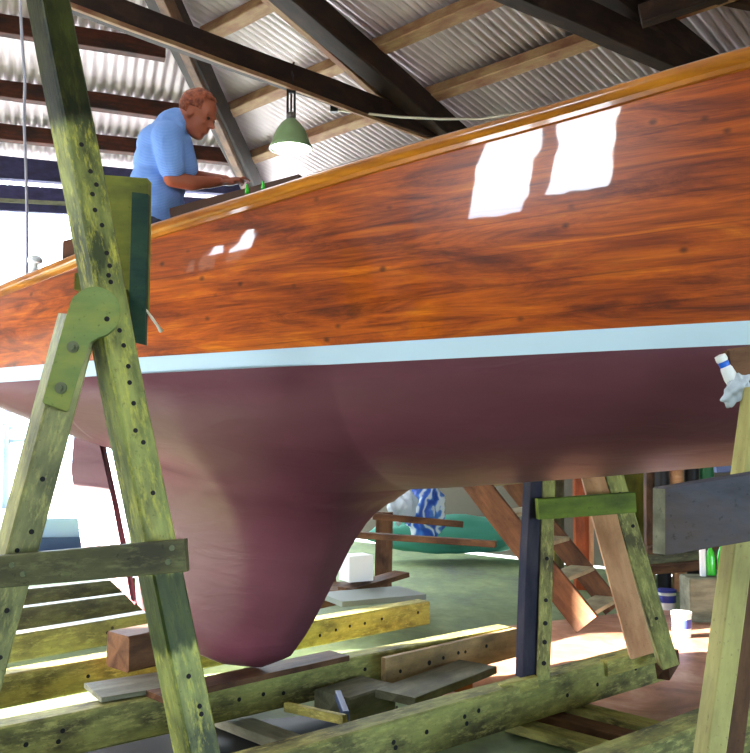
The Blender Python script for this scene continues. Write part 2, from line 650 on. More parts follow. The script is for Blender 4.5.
# main roof plane
EAVE = P(445, 130, 13.0)
DR = vpdir(1100, 690)
DPp = vpdir(-520, 440)
NM = DPp.cross(DR).normalized()
DRp = NM.cross(DPp).normalized()
if DRp.z > 0:
    DRp = -DRp                            # down the slope
HA = hit(163, 0, EAVE, NM)
HB = hit(262, 205, EAVE, NM)
HW = vpdir(2900, 440)                     # along the end wall
NH = (HB - HA).cross(HW).normalized()
if NM.z < 0: NM = -NM
if NH.z < 0: NH = -NH


def corr(name, origin, along, down, L0, L1, D0, D1, pitch, amp, mat, clip=None, nrm=None):
    """corrugated iron: waves repeat along 'along', run along 'down'"""
    bm = bmesh.new()
    n = int((L1 - L0) / pitch * 6)
    rows = []
    for j in range(2):
        d = D0 if j == 0 else D1
        rows.append([bm.verts.new(origin + along * (L0 + (L1 - L0) * i / n) + down * d
                                  + nrm * (amp * math.sin(2 * PI * (L1 - L0) * i / n / pitch))) for i in range(n + 1)])
    for i in range(n):
        bm.faces.new((rows[0][i], rows[0][i + 1], rows[1][i + 1], rows[1][i]))
    for (pt, nn) in (clip or []):
        geom = list(bm.verts) + list(bm.edges) + list(bm.faces)
        bmesh.ops.bisect_plane(bm, geom=geom, plane_co=pt, plane_no=nn, clear_outer=True)
    o = link_mesh(name, bm, mat, smooth=True)
    md = o.modifiers.new('sheet', 'SOLIDIFY')
    md.thickness = 0.01
    return tag(o, kind='structure')


# roof sheets: main slope clipped at the hip line, end slope clipped the other side
hipdir = (HB - HA).normalized()
hn = hipdir.cross(V((0, 0, 1))).normalized()
if hn.x > 0: hn = -hn                      # towards the end slope
corr('ceiling', EAVE + NM * 0.10, DPp, DRp, -16, 16, -9.5, 1.0, 0.115, 0.02, M['roof_iron'], clip=[(HA, hn)], nrm=NM)
DH = NH.cross(HW).normalized()
if DH.z > 0: DH = -DH
EW0 = P(262, 205, HB.y)
corr('ceiling.001', HB + NH * 0.10, -HW, DH, -9, 18, -9, 0.3, 0.14, 0.028, M['roof_iron'], clip=[(HA, -hn)], nrm=NH)
print('ROOF', HA, HB, 'NM', NM, 'NH', NH, 'DH', DH, 'DRp', DRp)


def roofbeam(idx, a, b, w, h, mat, up):
    o = timber('trim_%d' % idx, a, b, w, h, M[mat], up=up, amp=0.004, seed=idx)
    return tag(o, kind='structure')


def onM(px, py, off=0.0):
    return hit(px, py, EAVE - NM * off, NM)


def onH(px, py, off=0.0):
    return hit(px, py, HB - NH * off, NH)


ti = 1
# purlins on the main slope, pixel lines seen in the photograph
for (a, b) in [((60, 64), (350, -62)), ((150, 147), (590, -42)), ((205, 172), (480, 58)), ((240, 168), (640, 14)),
               ((455, 98), (800, -32)), ((120, 80), (300, -2))][:0]:
    pass
for (a, b, mt) in [((218, 30), (272, 0), 'purlin_wood'), ((212, 116), (305, 72), 'purlin_wood'),
                   ((244, 160), (345, 118), 'purlin_wood')]:
    pass
PURL = [((205, 35), (330, -28)), ((215, 117), (505, -7)), ((238, 162), (640, 22))]
for a, b in PURL:
    A, B = onM(*a, 0.06), onM(*b, 0.06)
    d = (B - A).normalized()
    roofbeam(ti, A, B + d * 3.0, 0.20, 0.16, 'purlin_wood', NM); ti += 1
# hip rafter and rafters
roofbeam(ti, onM(150, -28, 0.26), onM(268, 218, 0.26), 0.30, 0.34, 'rafter_dark', NM); ti += 1
roofbeam(ti, onM(152, -28, 0.40), onM(262, 218, 0.40), 0.12, 0.22, 'brown_timber', NM); ti += 1
roofbeam(ti, onM(240, -50, 0.28), onM(480, 158, 0.28), 0.30, 0.34, 'rafter_dark', NM); ti += 1
roofbeam(ti, onM(228, -40, 0.34), onM(440, 146, 0.34), 0.10, 0.18, 'purlin_wood', NM); ti += 1
roofbeam(ti, onM(560, -50, 0.28), onM(760, 110, 0.28), 0.26, 0.34, 'rafter_dark', NM); ti += 1
# tie beams
TA0, TA1 = P(30, -18, 8.2), P(450, 136, 12.6)
roofbeam(ti, TA0, TA1, 0.14, 0.30, 'rafter_dark', V((0, 0, 1))); ti += 1
roofbeam(ti, TA0 + V((0.1, -0.1, -0.16)), TA1 + V((0, 0, -0.16)), 0.05, 0.05, 'purlin_wood', V((0, 0, 1))); ti += 1
roofbeam(ti, P(480, -28, 8.0), P(705, 72, 10.0), 0.20, 0.32, 'rafter_dark', V((0, 0, 1))); ti += 1
roofbeam(ti, P(600, -30, 8.6), P(800, 10, 9.6), 0.12, 0.2, 'rafter_dark', V((0, 0, 1))); ti += 1
roofbeam(ti, P(640, 16, 8.6), P(780, -30, 8.2), 0.16, 0.2, 'rafter_dark', V((0, 0, 1))); ti += 1
# girts of the end slope
for (a, b, mt, h) in [((-40, 18), (165, 52), 'purlin_red', 0.16), ((-40, 84), (215, 118), 'purlin_red', 0.16),
                      ((-40, 128), (235, 158), 'purlin_red', 0.16)]:
    A, B = onH(*a, 0.08), onH(*b, 0.08)
    roofbeam(ti, A, B, 0.12, h * 1.7, mt, NH); ti += 1

# end wall header over the slip opening
WH = V((HW.x, HW.y, 0)).normalized()
WN = V((WH.y, -WH.x, 0))


def onW(px, py):
    return hit(px, py, HB, WN)


def header(idx, a0, a1, b0, b1, th, mat, fwd=0.0):
    """board between pixel rows, a=left (top,bottom) b=right"""
    o_ = HB + V((0, -1, 0)) * fwd
    pts = [hit(-60, a0, o_, WN), hit(255, b0, o_, WN), hit(255, b1, o_, WN), hit(-60, a1, o_, WN)]
    bm = bmesh.new()
    bm_prism(bm, pts, WN * th)
    return tag(link_mesh('trim_%d' % idx, bm, M[mat]), kind='structure')


header(ti, 152, 176, 184, 198, 0.15, 'shadow_blue', 1.0); ti += 1
header(ti, 182, 197, 203, 214, 0.12, 'shadow_blue'); ti += 1
header(ti, 197, 201, 214, 217, 0.16, 'grey_worn'); ti += 1
header(ti, 201, 209, 217, 224, 0.12, 'shadow_blue'); ti += 1

# outside ground and water's edge
slab('ground', [(-80, -60, -0.25), (60, -60, -0.25), (60, 80, -0.25), (-80, 80, -0.25)], V((0, 0, -0.2)), M['concrete_out'])

# walls: far side wall under the eave, right end wall, back wall with window openings, left return
FW0 = EAVE.copy(); FW0.z = 0


def wall(name, a, b, z0, z1, th, mat, openings=()):
    """vertical wall from a to b (xy) with rectangular openings (t0,t1,zlo,zhi) in metres along"""
    a = V((a[0], a[1], 0)); b = V((b[0], b[1], 0))
    d = (b - a); L = d.length; d.normalize()
    n = V((d.y, -d.x, 0))
    ts = sorted({0, L, *[o[0] for o in openings], *[o[1] for o in openings]})
    zs = sorted({z0, z1, *[o[2] for o in openings], *[o[3] for o in openings]})
    bm = bmesh.new()
    for t0, t1 in zip(ts, ts[1:]):
        for q0, q1 in zip(zs, zs[1:]):
            if any(o[0] <= t0 + 1e-6 and t1 <= o[1] + 1e-6 and o[2] <= q0 + 1e-6 and q1 <= o[3] + 1e-6 for o in openings):
                continue
            p = [a + d * t0 + V((0, 0, q0)), a + d * t1 + V((0, 0, q0)), a + d * t1 + V((0, 0, q1)), a + d * t0 + V((0, 0, q1))]
            bm_prism(bm, p, n * th)
    bmesh.ops.remove_doubles(bm, verts=bm.verts, dist=0.0005)
    return tag(link_mesh(name, bm, mat), kind='structure')


DPxy = V((DPp.x, DPp.y, 0)).normalized()
E1 = V((EAVE.x, EAVE.y, 0)) + DPxy * 3.6 + V((0.8, 0.8, 0))
E0 = V((EAVE.x, EAVE.y, 0)) - DPxy * 16 + V((0.8, 0.8, 0))
wall('wall_far', E1, E0, 0, 7.2, 0.1, M['wall_inside'])
wall('wall_near', (3.65, -7.65), (-15.3, 11.3), 0, 7.6, 0.12, M['wall_inside'],
     openings=[(10.32, 11.02, 3.85, 5.80), (9.37, 10.12, 4.22, 5.95), (13.82, 14.02, 3.75, 4.65), (14.08, 14.28, 3.65, 4.35), (14.36, 14.56, 3.6, 4.05), (16.5, 26.2, 0.0, 2.55), (2.2, 4.8, 0, 3.0)])
wall('wall_sun_block', (-20, 2.3), (-20, 26), -0.3, 7.0, 0.2, M['wall_inside'])  # added out of view to keep the low sun off the far floor
wall('wall_sun_block.001', (-20, -30), (-20, 0.5), -0.3, 7.5, 0.2, M['wall_inside'])      # also added out of view; the gap lets one sun beam through
wall('wall_right', (13.3, 2.6), (3.65, -7.65), 0, 8.6, 0.12, M['wall_inside'], openings=[(4.2, 10.2, 0.2, 2.6)])
RG = EAVE + NM * 0.1 - DRp * 9.5
slab('ceiling.002', [RG + DPp * 16, RG - DPp * 16, V((3.65, -7.65, 7.4)) - DPp * 3, V((-15.3, 11.3, 7.4)) + DPp * 3], V((0, 0, 0.05)), M['roof_iron'])
#WINDOWS

# ------------------------------------------------------------------ the yacht
HEAD = math.radians(-24)
C0 = V((1.863, 4.32, 0))
YM = Matrix.Translation(C0) @ Matrix.Rotation(HEAD, 4, 'Z')
YMI = YM.inverted()
ZW = 2.15
ZS1, ZS0 = ZW + 0.045, ZW - 0.045
BWL = [(-4.7, 0.60), (-4.0, 0.74), (-3.33, 0.86), (-2.29, 0.965), (-0.97, 1.09), (0, 1.15), (1.0, 1.14), (2.5, 0.92), (4.0, 0.5), (5.2, 0.03)]
BSH = [(-4.7, 0.55), (-4.0, 0.74), (-3.33, 0.88), (-2.29, 1.00), (-0.97, 1.13), (0, 1.20), (1.0, 1.21), (2.5, 1.05), (4.0, 0.68), (5.6, 0.03)]
SHEER_PX = [(-40, 303), (0, 286), (75, 256), (150, 224), (200, 211), (250, 195), (300, 179), (350, 164), (400, 148), (450, 134), (500, 121),
            (550, 107), (600, 92), (650, 77), (700, 62), (750, 47), (830, 22)]


def sheer_z(u):
    uu = min(max(u, -4.7), 0.6)
    b = smooth_tab(BSH, uu)
    w = YM @ V((uu, -b, 0))
    px = 375 + FPX * w.x / (w.y * math.cos(TH))
    for _ in range(4):
        py = lerp_tab(SHEER_PX, px)
        r = ray(px, py)
        px += (w.x - r.x * w.y / r.y) * FPX / w.y
    py = lerp_tab(SHEER_PX, px)
    z = P(px, py, w.y).z
    if u > 0.6:
        z += (u - 0.6) * 0.07
    return z


_us = [(-4.7 + 0.2 * i) for i in range(52)]
_raw = [sheer_z(u) for u in _us]
for _ in range(3):
    _raw = [_raw[0]] + [(_raw[i - 1] + 2 * _raw[i] + _raw[i + 1]) / 4 for i in range(1, len(_raw) - 1)] + [_raw[-1]]
SHZ = list(zip(_us, _raw))
TB = [(-4.7, 0.16), (-4.3, 0.30), (-3.8, 0.44), (-3.0, 0.58), (-2.0, 0.64), (-1.0, 0.57), (0, 0.47), (1, 0.38), (2.5, 0.28), (4, 0.25), (5.2, 0.08)]
FIN_PX = [(72, 470), (83, 550), (110, 577), (145, 612), (190, 650), (225, 664), (260, 668), (290, 657), (308, 632), (330, 590), (350, 548), (370, 518), (392, 500)]
CN = (YM.to_3x3() @ V((0, 1, 0)))
FIN = []
for px, py in FIN_PX:
    l = YMI @ hit(px, py, C0, CN)
    FIN.append((l.x, l.z))
print('FIN', [(round(a, 2), round(b, 2)) for a, b in FIN])
FINB = FIN[1:]
LE = sorted([(z, u) for u, z in FIN[6:]])        # leading edge u as a function of z
U_TE = FIN[3][0] - 0.05                          # keel's after edge; the rudder hangs behind it
U_LE = FIN[-1][0] + 0.12


def finbot(u):
    if u > FIN[-1][0]:
        t = (u - FIN[-1][0]) / 0.12
        return FIN[-1][1] + (ZS0 - lerp_tab(TB, u) - FIN[-1][1]) * min(1, t)
    return lerp_tab(FINB, u)


def half(u, z):
    """half breadth of the hull below the stripe"""
    T = smooth_tab(TB, u)
    B = smooth_tab(BWL, u)
    s = (ZS0 - z) / T
    bb = B * max(0.0, 1 - max(0, s) ** 2.0) ** 0.62 if s < 1 else 0.0
    bf = 0.0
    if U_TE <= u <= U_LE:
        zk = finbot(u)
        ule = lerp_tab(LE, z) if z > LE[0][0] else LE[0][1]
        ule = max(ule, u) if z > LE[-1][0] else ule
        s1 = max(0.0, ule - u)
        if z > LE[-1][0] - 0.02:
            s1 = max(0.0, U_LE - u)
        nose = math.sqrt(max(0.0, 1 - (1 - min(1, s1 / 0.55)) ** 2))
        aft = min(1.0, 0.22 + 0.9 * (u - U_TE) / 1.1)
        t = 0.15
        zb = ZS0 - T
        t += (0.26 * math.exp(-(zb - z) / 0.16) + 0.14 * math.exp(-(zb - z) / 0.5)) if z < zb else 0.40 * max(0, 1 - (z - zb) / T) ** 1.0
        botf = math.sqrt(max(0.0, 1 - (1 - min(1, (z - zk) / 0.16)) ** 2))
        bf = t * nose * aft * botf
    return (bb ** 1.8 + bf ** 1.8) ** (1 / 1.8) if bf > 0 else bb


us = []
u = -4.7
while u < 5.2:
    us.append(u)
    u += 0.05 if -4.2 < u < -1.6 else 0.14
us = sorted(set(us) | {U_TE, U_TE - 0.002, U_LE})
yacht = empty('sailing_yacht', C0, 'varnished mahogany sailing yacht with white waterline stripe and maroon bottom, propped up in the shed', 'sailing yacht', rz=HEAD)


def grid(name, fn, us_, m_, mat, parent, side_both=True, smooth=True, close=False):
    bm = bmesh.new()
    for sgn in ((-1, 1) if side_both else (-1,)):
        rows = [[bm.verts.new((p[0], sgn * p[1], p[2])) for p in (fn(u_, j / m_) for j in range(m_ + 1))] for u_ in us_]
        for A, B in zip(rows, rows[1:]):
            for j in range(m_):
                try:
                    bm.faces.new((A[j], A[j + 1], B[j + 1], B[j]))
                except ValueError:
                    pass
        if close:
            pass
    bmesh.ops.remove_doubles(bm, verts=bm.verts, dist=0.0008)
    return link_mesh(name, bm, mat, parent, YM, smooth=smooth)


def f_bottom(u, t):
    T = smooth_tab(TB, u)
    zb = ZS0 - T
    if U_TE <= u <= U_LE:
        zk = min(finbot(u), zb)
    else:
        zk = zb
    if t < 0.5:
        a = t / 0.5
        z = ZS0 - T * math.sin(a * PI / 2) * 0.999
    else:
        a = (t - 0.5) / 0.5
        z = zb + (zk - zb) * (1 - (1 - a) ** 1.6)
    y = half(u, z)
    if t >= 0.9999:
        y = 0.0
        z = zk
    return (u, y, z)


def f_stripe(u, t):
    z = ZS0 + (ZS1 - ZS0) * t
    return (u, smooth_tab(BWL, u) + 0.002, z)


def topy(u, t):
    return smooth_tab(BWL, u) * (1 - t) + smooth_tab(BSH, u) * t + 0.03 * math.sin(PI * t)


def f_top(u, t):
    z1 = smooth_tab(SHZ, u)
    return (u, topy(u, t), ZS1 + (z1 - ZS1) * t)


bot = grid('underwater_hull', f_bottom, us, 44, M['antifoul'], yacht, smooth=math.radians(60))
bot['label'] = 'matt maroon antifouled bottom with deep fin keel'
st = grid('waterline_stripe', f_stripe, us, 2, M['stripe_white'], yacht)
st['label'] = 'pale blue-white waterline stripe'
tp = grid('topside_planking', f_top, us, 14, M['mahogany'], yacht)
tp['label'] = 'glossy varnished mahogany planking'

# transom
bm = bmesh.new()
ua = us[0]
prof = [f_top(ua, 1 - j / 8) for j in range(9)] + [f_bottom(ua, j / 12 * 0.5) for j in range(1, 13)]
ring = [bm.verts.new((p[0], -p[1], p[2])) for p in prof] + [bm.verts.new((p[0], p[1], p[2])) for p in reversed(prof)]
bmesh.ops.remove_doubles(bm, verts=bm.verts, dist=0.0005)
bm.verts.ensure_lookup_table()
bm.faces.new(bm.verts[:])
link_mesh('transom', bm, M['mahogany'], yacht, YM)

# cap rail: a moulded strip following the sheer, both sides
bm = bmesh.new()
for sgn in (-1, 1):
    prof = [(-0.045, 0.0), (0.020, 0.0), (0.034, -0.012), (0.036, -0.035), (0.028, -0.052), (0.018, -0.058), (0.018, -0.078), (0.0, -0.082), (-0.045, -0.06)]
    rows = []
    for u in us:
        z1 = smooth_tab(SHZ, u)
        y1 = smooth_tab(BSH, u)
        rows.append([bm.verts.new((u, sgn * max(0.0, y1 + a), z1 + c)) for a, c in prof])
    for A, B in zip(rows, rows[1:]):
        for k in range(len(prof)):
            f = bm.faces.new((A[k], A[(k + 1) % len(prof)], B[(k + 1) % len(prof)], B[k]))
            f.smooth = True
link_mesh('cap_rail', bm, M['rail_varnish'], yacht, YM, smooth=math.radians(50))

# deck with cockpit opening
CK0, CK1, CKW = -3.75, -2.15, 0.70
bm = bmesh.new()
for sgn in (-1, 1):
    for A, B in zip(us, us[1:]):
        for (k0, k1) in ((0, CKW / 2), (CKW / 2, CKW), (CKW, 9)):
            mid = (A + B) / 2
            if CK0 < mid < CK1 and k1 <= CKW:
                continue
            q = []
            for (u_, k) in ((A, k0), (A, k1), (B, k1), (B, k0)):
                bs = smooth_tab(BSH, u_) - 0.02
                y = min(k, bs)
                q.append(bm.verts.new((u_, sgn * y, smooth_tab(SHZ, u_) - 0.05 + 0.04 * (1 - (y / max(bs, .01)) ** 2))))
            try:
                bm.faces.new(q)
            except ValueError:
                pass
bmesh.ops.remove_doubles(bm, verts=bm.verts, dist=0.001)
for f in list(bm.faces):
    if f.calc_area() < 1e-7:
        bm.faces.remove(f)
link_mesh('deck', bm, M['coaming_wood'], yacht, YM)
# cockpit well
SOLE = 2.02
bm = bmesh.new()
bm_box(bm, CK0, CK1, -CKW, CKW, SOLE - 0.03, SOLE)
for (a, b_, c_, d_) in ((CK0, CK1, -CKW - 0.02, -CKW), (CK0, CK1, CKW, CKW + 0.02), (CK0 - 0.02, CK0, -CKW, CKW), (CK1, CK1 + 0.02, -CKW, CKW)):
    bm_box(bm, a, b_, c_, d_, SOLE - 0.03, 2.80)
link_mesh('cockpit_well', bm, M['coaming_wood'], yacht, YM)
# coamings: raised boards round the cockpit
bm = bmesh.new()
for sgn in (-1, 1):
    for i in range(10):
        u0, u1 = CK0 + (CK1 - CK0) * i / 10, CK0 + (CK1 - CK0) * (i + 1) / 10
        z0, z1 = smooth_tab(SHZ, u0), smooth_tab(SHZ, u1)
        pts = [(u0, sgn * CKW, z0 - 0.08), (u1, sgn * CKW, z1 - 0.08), (u1, sgn * CKW, z1 + 0.15), (u0, sgn * CKW, z0 + 0.15)]
        bm_prism(bm, [V(p) for p in pts], V((0, sgn * 0.035, 0)))
bmesh.ops.remove_doubles(bm, verts=bm.verts, dist=0.001)
link_mesh('coaming', bm, M['coaming_wood'], yacht, YM)
# cabin trunk
bm = bmesh.new()
n = 12
rows = []
for i in range(n + 1):
    u = -2.12 + i * 2.0 / n
    z = smooth_tab(SHZ, u) - 0.04
    w_ = 0.52
    hgt = 0.23
    rows.append([bm.verts.new((u, y, z + c)) for y, c in ((-w_, 0), (-w_ + 0.03, hgt), (-0.3, hgt + 0.05), (0, hgt + 0.07), (0.3, hgt + 0.05), (w_ - 0.03, hgt), (w_, 0))])
for A, B in zip(rows, rows[1:]):
    for k in range(6):
        bm.faces.new((A[k], A[k + 1], B[k + 1], B[k]))
bm.faces.new(rows[0]); bm.faces.new(list(reversed(rows[-1])))
link_mesh('cabin_trunk', bm, M['coaming_wood'], yacht, YM)

# rudder: slab behind the keel's after edge, rounded section
rp = [(FIN[3][0] - 0.06, FIN[3][1] + 0.03)] + [(FIN[2][0], FIN[2][1]), (FIN[1][0], FIN[1][1]), (FIN[0][0], FIN[0][1]), (FIN[0][0] + 0.02, 1.80), (-4.05, 1.76)]
rp += [(-3.93, FIN[1][1] + 0.3)]
bm = bmesh.new()
pr = [V((a, -0.028, c)) for a, c in rp]
bm_prism(bm, pr, V((0, 0.056, 0)))
bmesh.ops.bevel(bm, geom=list(bm.edges), offset=0.018, segments=2, affect='EDGES')
rd = link_mesh('rudder', bm, M['antifoul'], yacht, YM, smooth=math.radians(50))
rd['label'] = 'maroon rudder blade behind the keel'
#YACHT_END

# ------------------------------------------------------------------ person in the cockpit
DM = 4.98


def mp_(px, py, dd=0.0):
    return P(px, py, DM + dd)


def capsules(bm, chain, n=14):
    """chain of (point, radius[, flatten]) lofted with round ends"""
    for (p0, r0), (p1, r1) in zip(chain, chain[1:]):
        p0, p1 = V(p0), V(p1)
        L = (p1 - p0).length
        q = (p1 - p0).to_track_quat('Z', 'Y').to_matrix().to_4x4()
        q.translation = p0
        prof = [(0.001, -r0)] + [(r0 * math.cos(a), r0 * math.sin(a)) for a in (-1.1, -0.7, -0.3)] + [(r0, 0), (r1, L)]
        prof += [(r1 * math.cos(a), L + r1 * math.sin(a)) for a in (0.3, 0.7, 1.1)] + [(0.001, L + r1)]
        bm_lathe(bm, prof, n, mat=q)


def ellipsoid(bm, c, rx, ry, rz, rot=None, seg=20):
    mt = Matrix.Translation(V(c)) @ (rot.to_4x4() if rot is not None else Matrix.Identity(4)) @ Matrix.Diagonal((rx, ry, rz, 1))
    bmesh.ops.create_uvsphere(bm, u_segments=seg, v_segments=seg // 2 + 2, radius=1, matrix=mt)


def remeshed(name, bm, mat, parent, voxel=0.008, sm=4):
    o = link_mesh(name, bm, mat, parent, smooth=True)
    r = o.modifiers.new('skin', 'REMESH')
    r.mode = 'VOXEL'
    r.voxel_size = voxel
    r.use_smooth_shade = True
    s = o.modifiers.new('soft', 'SMOOTH')
    s.factor = 0.5
    s.iterations = sm
    return o


hip = mp_(160, 228); chest = mp_(163, 150)
base = V((mp_(160, 228).x, DM, SOLE))
man = empty('person', base, 'man in a light blue short-sleeved shirt leaning over work in the cockpit', 'person')
fx = V((1, -0.12, 0)).normalized()            # faces to the right
sd_v = V((0.12, 1, 0)).normalized()           # to his left, away from the camera
nearv = -sd_v
pel = mp_(156, 232)
waist = mp_(158, 205)
rib = mp_(163, 165)
shl = mp_(173, 130)
neck0 = mp_(181, 118)
headc = mp_(199, 113)
S = 0.00566                                   # metres per pixel at his distance
bm = bmesh.new()
# torso
for c, a, b_, d_ in ((pel, 0.15, 0.17, 0.14), (waist, 0.135, 0.165, 0.14), (mp_(159, 185), 0.14, 0.17, 0.15), (rib, 0.15, 0.18, 0.17), (mp_(166, 149), 0.135, 0.18, 0.12)):
    ellipsoid(bm, c, a, b_, d_)
capsules(bm, [(mp_(173, 133), 0.07), (mp_(182, 120), 0.066), (mp_(190, 117), 0.062)])
# legs to the cockpit sole
for sgn in (-1, 1):
    hp = pel + sd_v * 0.09 * sgn
    kn = V((hp.x + 0.05, hp.y, SOLE + (pel.z - SOLE) * 0.52))
    an = V((hp.x - 0.02, hp.y, SOLE + 0.09))
    capsules(bm, [(hp, 0.095), (kn, 0.065), (an, 0.045)])
    capsules(bm, [(an + V((-0.03, 0, -0.04)), 0.045), (an + V((0.17, 0, -0.055)), 0.034)])
# near arm: shoulder, elbow, wrist; far arm parallel behind
armn = [(mp_(169, 138, -0.20), 0.062), (mp_(172, 178, -0.22), 0.046)]
fore = [(mp_(172, 179, -0.22), 0.046), (mp_(192, 183, -0.17), 0.043), (mp_(219, 182, -0.06), 0.028)]
armf = [(mp_(176, 138, 0.18), 0.06), (mp_(186, 176, 0.2), 0.045), (mp_(226, 180, 0.12), 0.028)]
for ch in (armn, fore, armf):
    capsules(bm, ch)
# hands, palm and five fingers each
for wr, dirx, yy in ((mp_(219, 182, -0.06), 1, -1), (mp_(226, 180, 0.12), 1, 1)):
    ellipsoid(bm, wr + V((0.055, 0, -0.002)), 0.052, 0.040, 0.017)
    for k in range(4):
        o0 = wr + V((0.085, -0.030 + 0.020 * k, 0.0))
        ln = (0.030, 0.036, 0.033, 0.026)[k]
        o1 = o0 + V((ln, 0, 0.004))
        o2 = o1 + V((ln * 0.6, 0, -0.014))
        capsules(bm, [(o0, 0.0095), (o1, 0.0088), (o2, 0.0078)], 8)
    t0 = wr + V((0.03, -0.03, -0.005)); t1 = t0 + V((0.032, -0.022, -0.008)); t2 = t1 + V((0.026, 0.004, -0.008))
    capsules(bm, [(t0, 0.012), (t1, 0.0105), (t2, 0.009)], 8)
# head: pitched forward; face frame
hf = V((0.86, -0.22, -0.44)).normalized()     # where the face points
hu = (V((0.40, -0.12, 0.9)) - hf * V((0.40, -0.12, 0.9)).dot(hf)).normalized()
hs = hu.cross(hf)
HR = Matrix((hf, hs, hu)).transposed()
HCp = mp_(198, 115)


def hp_(a, b_, c_):
    return HCp + hf * a + hs * b_ + hu * c_


ellipsoid(bm, hp_(-0.010, 0, 0.035), 0.108, 0.084, 0.100, HR)       # skull
ellipsoid(bm, hp_(0.030, 0, -0.045), 0.068, 0.066, 0.088, HR)       # face
ellipsoid(bm, hp_(0.052, 0, -0.108), 0.034, 0.036, 0.028, HR)       # chin
ellipsoid(bm, hp_(0.015, 0, -0.085), 0.060, 0.058, 0.040, HR)       # jaw
ellipsoid(bm, hp_(0.090, 0, 0.022), 0.020, 0.052, 0.013, HR)        # brow
capsules(bm, [(hp_(0.092, 0, 0.008), 0.010), (hp_(0.120, 0, -0.034), 0.015)], 10)   # nose
for s_ in (-1, 1):
    ellipsoid(bm, hp_(0.106, s_ * 0.013, -0.037), 0.012, 0.009, 0.009, HR)
    ellipsoid(bm, hp_(0.066, s_ * 0.040, -0.030), 0.026, 0.020, 0.020, HR)          # cheek
    ellipsoid(bm, hp_(-0.005, s_ * 0.083, -0.010), 0.020, 0.010, 0.034, HR)         # ear
ellipsoid(bm, hp_(0.092, 0, -0.064), 0.010, 0.026, 0.007, HR)
ellipsoid(bm, hp_(0.090, 0, -0.077), 0.010, 0.023, 0.007, HR)
capsules(bm, [(hp_(-0.05, 0, -0.06), 0.062), (mp_(180, 122), 0.068)])
body = remeshed('body', bm, M['skin'], man, 0.0075, 2)
for s_ in (-1, 1):
    bm = bmesh.new()
    ellipsoid(bm, hp_(0.090, s_ * 0.032, 0.002), 0.010, 0.012, 0.009, HR, 10)
    link_mesh('eye', bm, M['eye'], man, smooth=True)
# hair: short cap over the skull, open at the face
bm = bmesh.new()
ellipsoid(bm, hp_(-0.020, 0, 0.045), 0.116, 0.093, 0.106, HR, 32)
kill = []
for v in bm.verts:
    l = HR.transposed() @ (v.co - HCp)
    if (l.x > 0.048 and l.z < 0.100) or l.z < -0.035 or (l.x > -0.03 and l.z < 0.022):
        kill.append(v)
bmesh.ops.delete(bm, geom=kill, context='VERTS')
for v in bm.verts:
    v.co += V((random.uniform(-1, 1), random.uniform(-1, 1), random.uniform(-1, 1))) * 0.003
hr = link_mesh('hair', bm, M['hair'], man, smooth=True)
md = hr.modifiers.new('thick', 'SOLIDIFY'); md.thickness = 0.012; md.offset = -1
# shirt
bm = bmesh.new()
for c, a, b_, d_ in ((mp_(156, 222), 0.150, 0.19, 0.12), (waist, 0.150, 0.19, 0.15), (mp_(158, 185), 0.158, 0.195, 0.15), (rib, 0.165, 0.205, 0.17), (mp_(165, 148), 0.158, 0.21, 0.135)):
    ellipsoid(bm, c, a, b_, d_)
capsules(bm, [(mp_(168, 136), 0.12), (mp_(172, 127), 0.10), (mp_(176, 123), 0.088)])
capsules(bm, [(mp_(167, 136, -0.16), 0.085), (mp_(168, 137, -0.20), 0.09), (mp_(172, 167, -0.225), 0.076)])
capsules(bm, [(mp_(174, 136, 0.17), 0.085), (mp_(182, 166, 0.2), 0.072)])
capsules(bm, [(mp_(170, 122, -0.05), 0.05), (mp_(180, 128, -0.09), 0.03)])
capsules(bm, [(mp_(184, 140, -0.03), 0.045), (mp_(189, 168, -0.04), 0.055)])
remeshed('shirt', bm, M['shirt'], man, 0.010, 3)
bm = bmesh.new()
ellipsoid(bm, pel + V((0, 0, -0.03)), 0.165, 0.19, 0.15)
for sgn in (-1, 1):
    hp = pel + sd_v * 0.09 * sgn
    kn = V((hp.x + 0.05, hp.y, SOLE + (pel.z - SOLE) * 0.52))
    an = V((hp.x - 0.02, hp.y, SOLE + 0.13))
    capsules(bm, [(hp, 0.112), (kn, 0.085), (an, 0.07)])
remeshed('trousers', bm, M['trousers'], man, 0.012, 2)

# ------------------------------------------------------------------ pendant lamp
LD = 10.45
lp = P(291, 128, LD)
lamp = empty('pendant_lamp', lp, 'lit green enamel pendant lamp hanging from the dark tie beam', 'lamp')
fr = Matrix.Translation(lp)
s = LD / FPX
bm = bmesh.new()
prof = [(0.022, 0.30), (5.2 * s, 9 * s), (6.2 * s, 8 * s), (10 * s, 4.5 * s), (14.5 * s, -2 * s), (17.5 * s, -9 * s), (19 * s, -15 * s), (21.5 * s, -19 * s), (22 * s, -22 * s)]
prof = prof[1:]
inner = [(r - 0.012, z) for r, z in reversed(prof)]
bm_lathe(bm, prof + inner, 36)
link_mesh('lamp_shade', bm, M['lamp_green'], lamp, fr, smooth=True)
bm = bmesh.new()
bm_lathe(bm, [(0.001, -26.5 * s), (8 * s, -26 * s), (15 * s, -24 * s), (19.8 * s, -20.5 * s), (19.5 * s, -19 * s), (0.001, -19 * s)], 36)
lg = link_mesh('lamp_glass', bm, M['lamp_glow'], lamp, fr, smooth=True)
bm = bmesh.new()
bm_lathe(bm, [(4.2 * s, 8.5 * s), (5.0 * s, 11 * s), (5.0 * s, 14 * s), (3.6 * s, 16 * s)], 20)
link_mesh('lamp_collar', bm, M['steel'], lamp, fr, smooth=math.radians(40))
bm = bmesh.new()
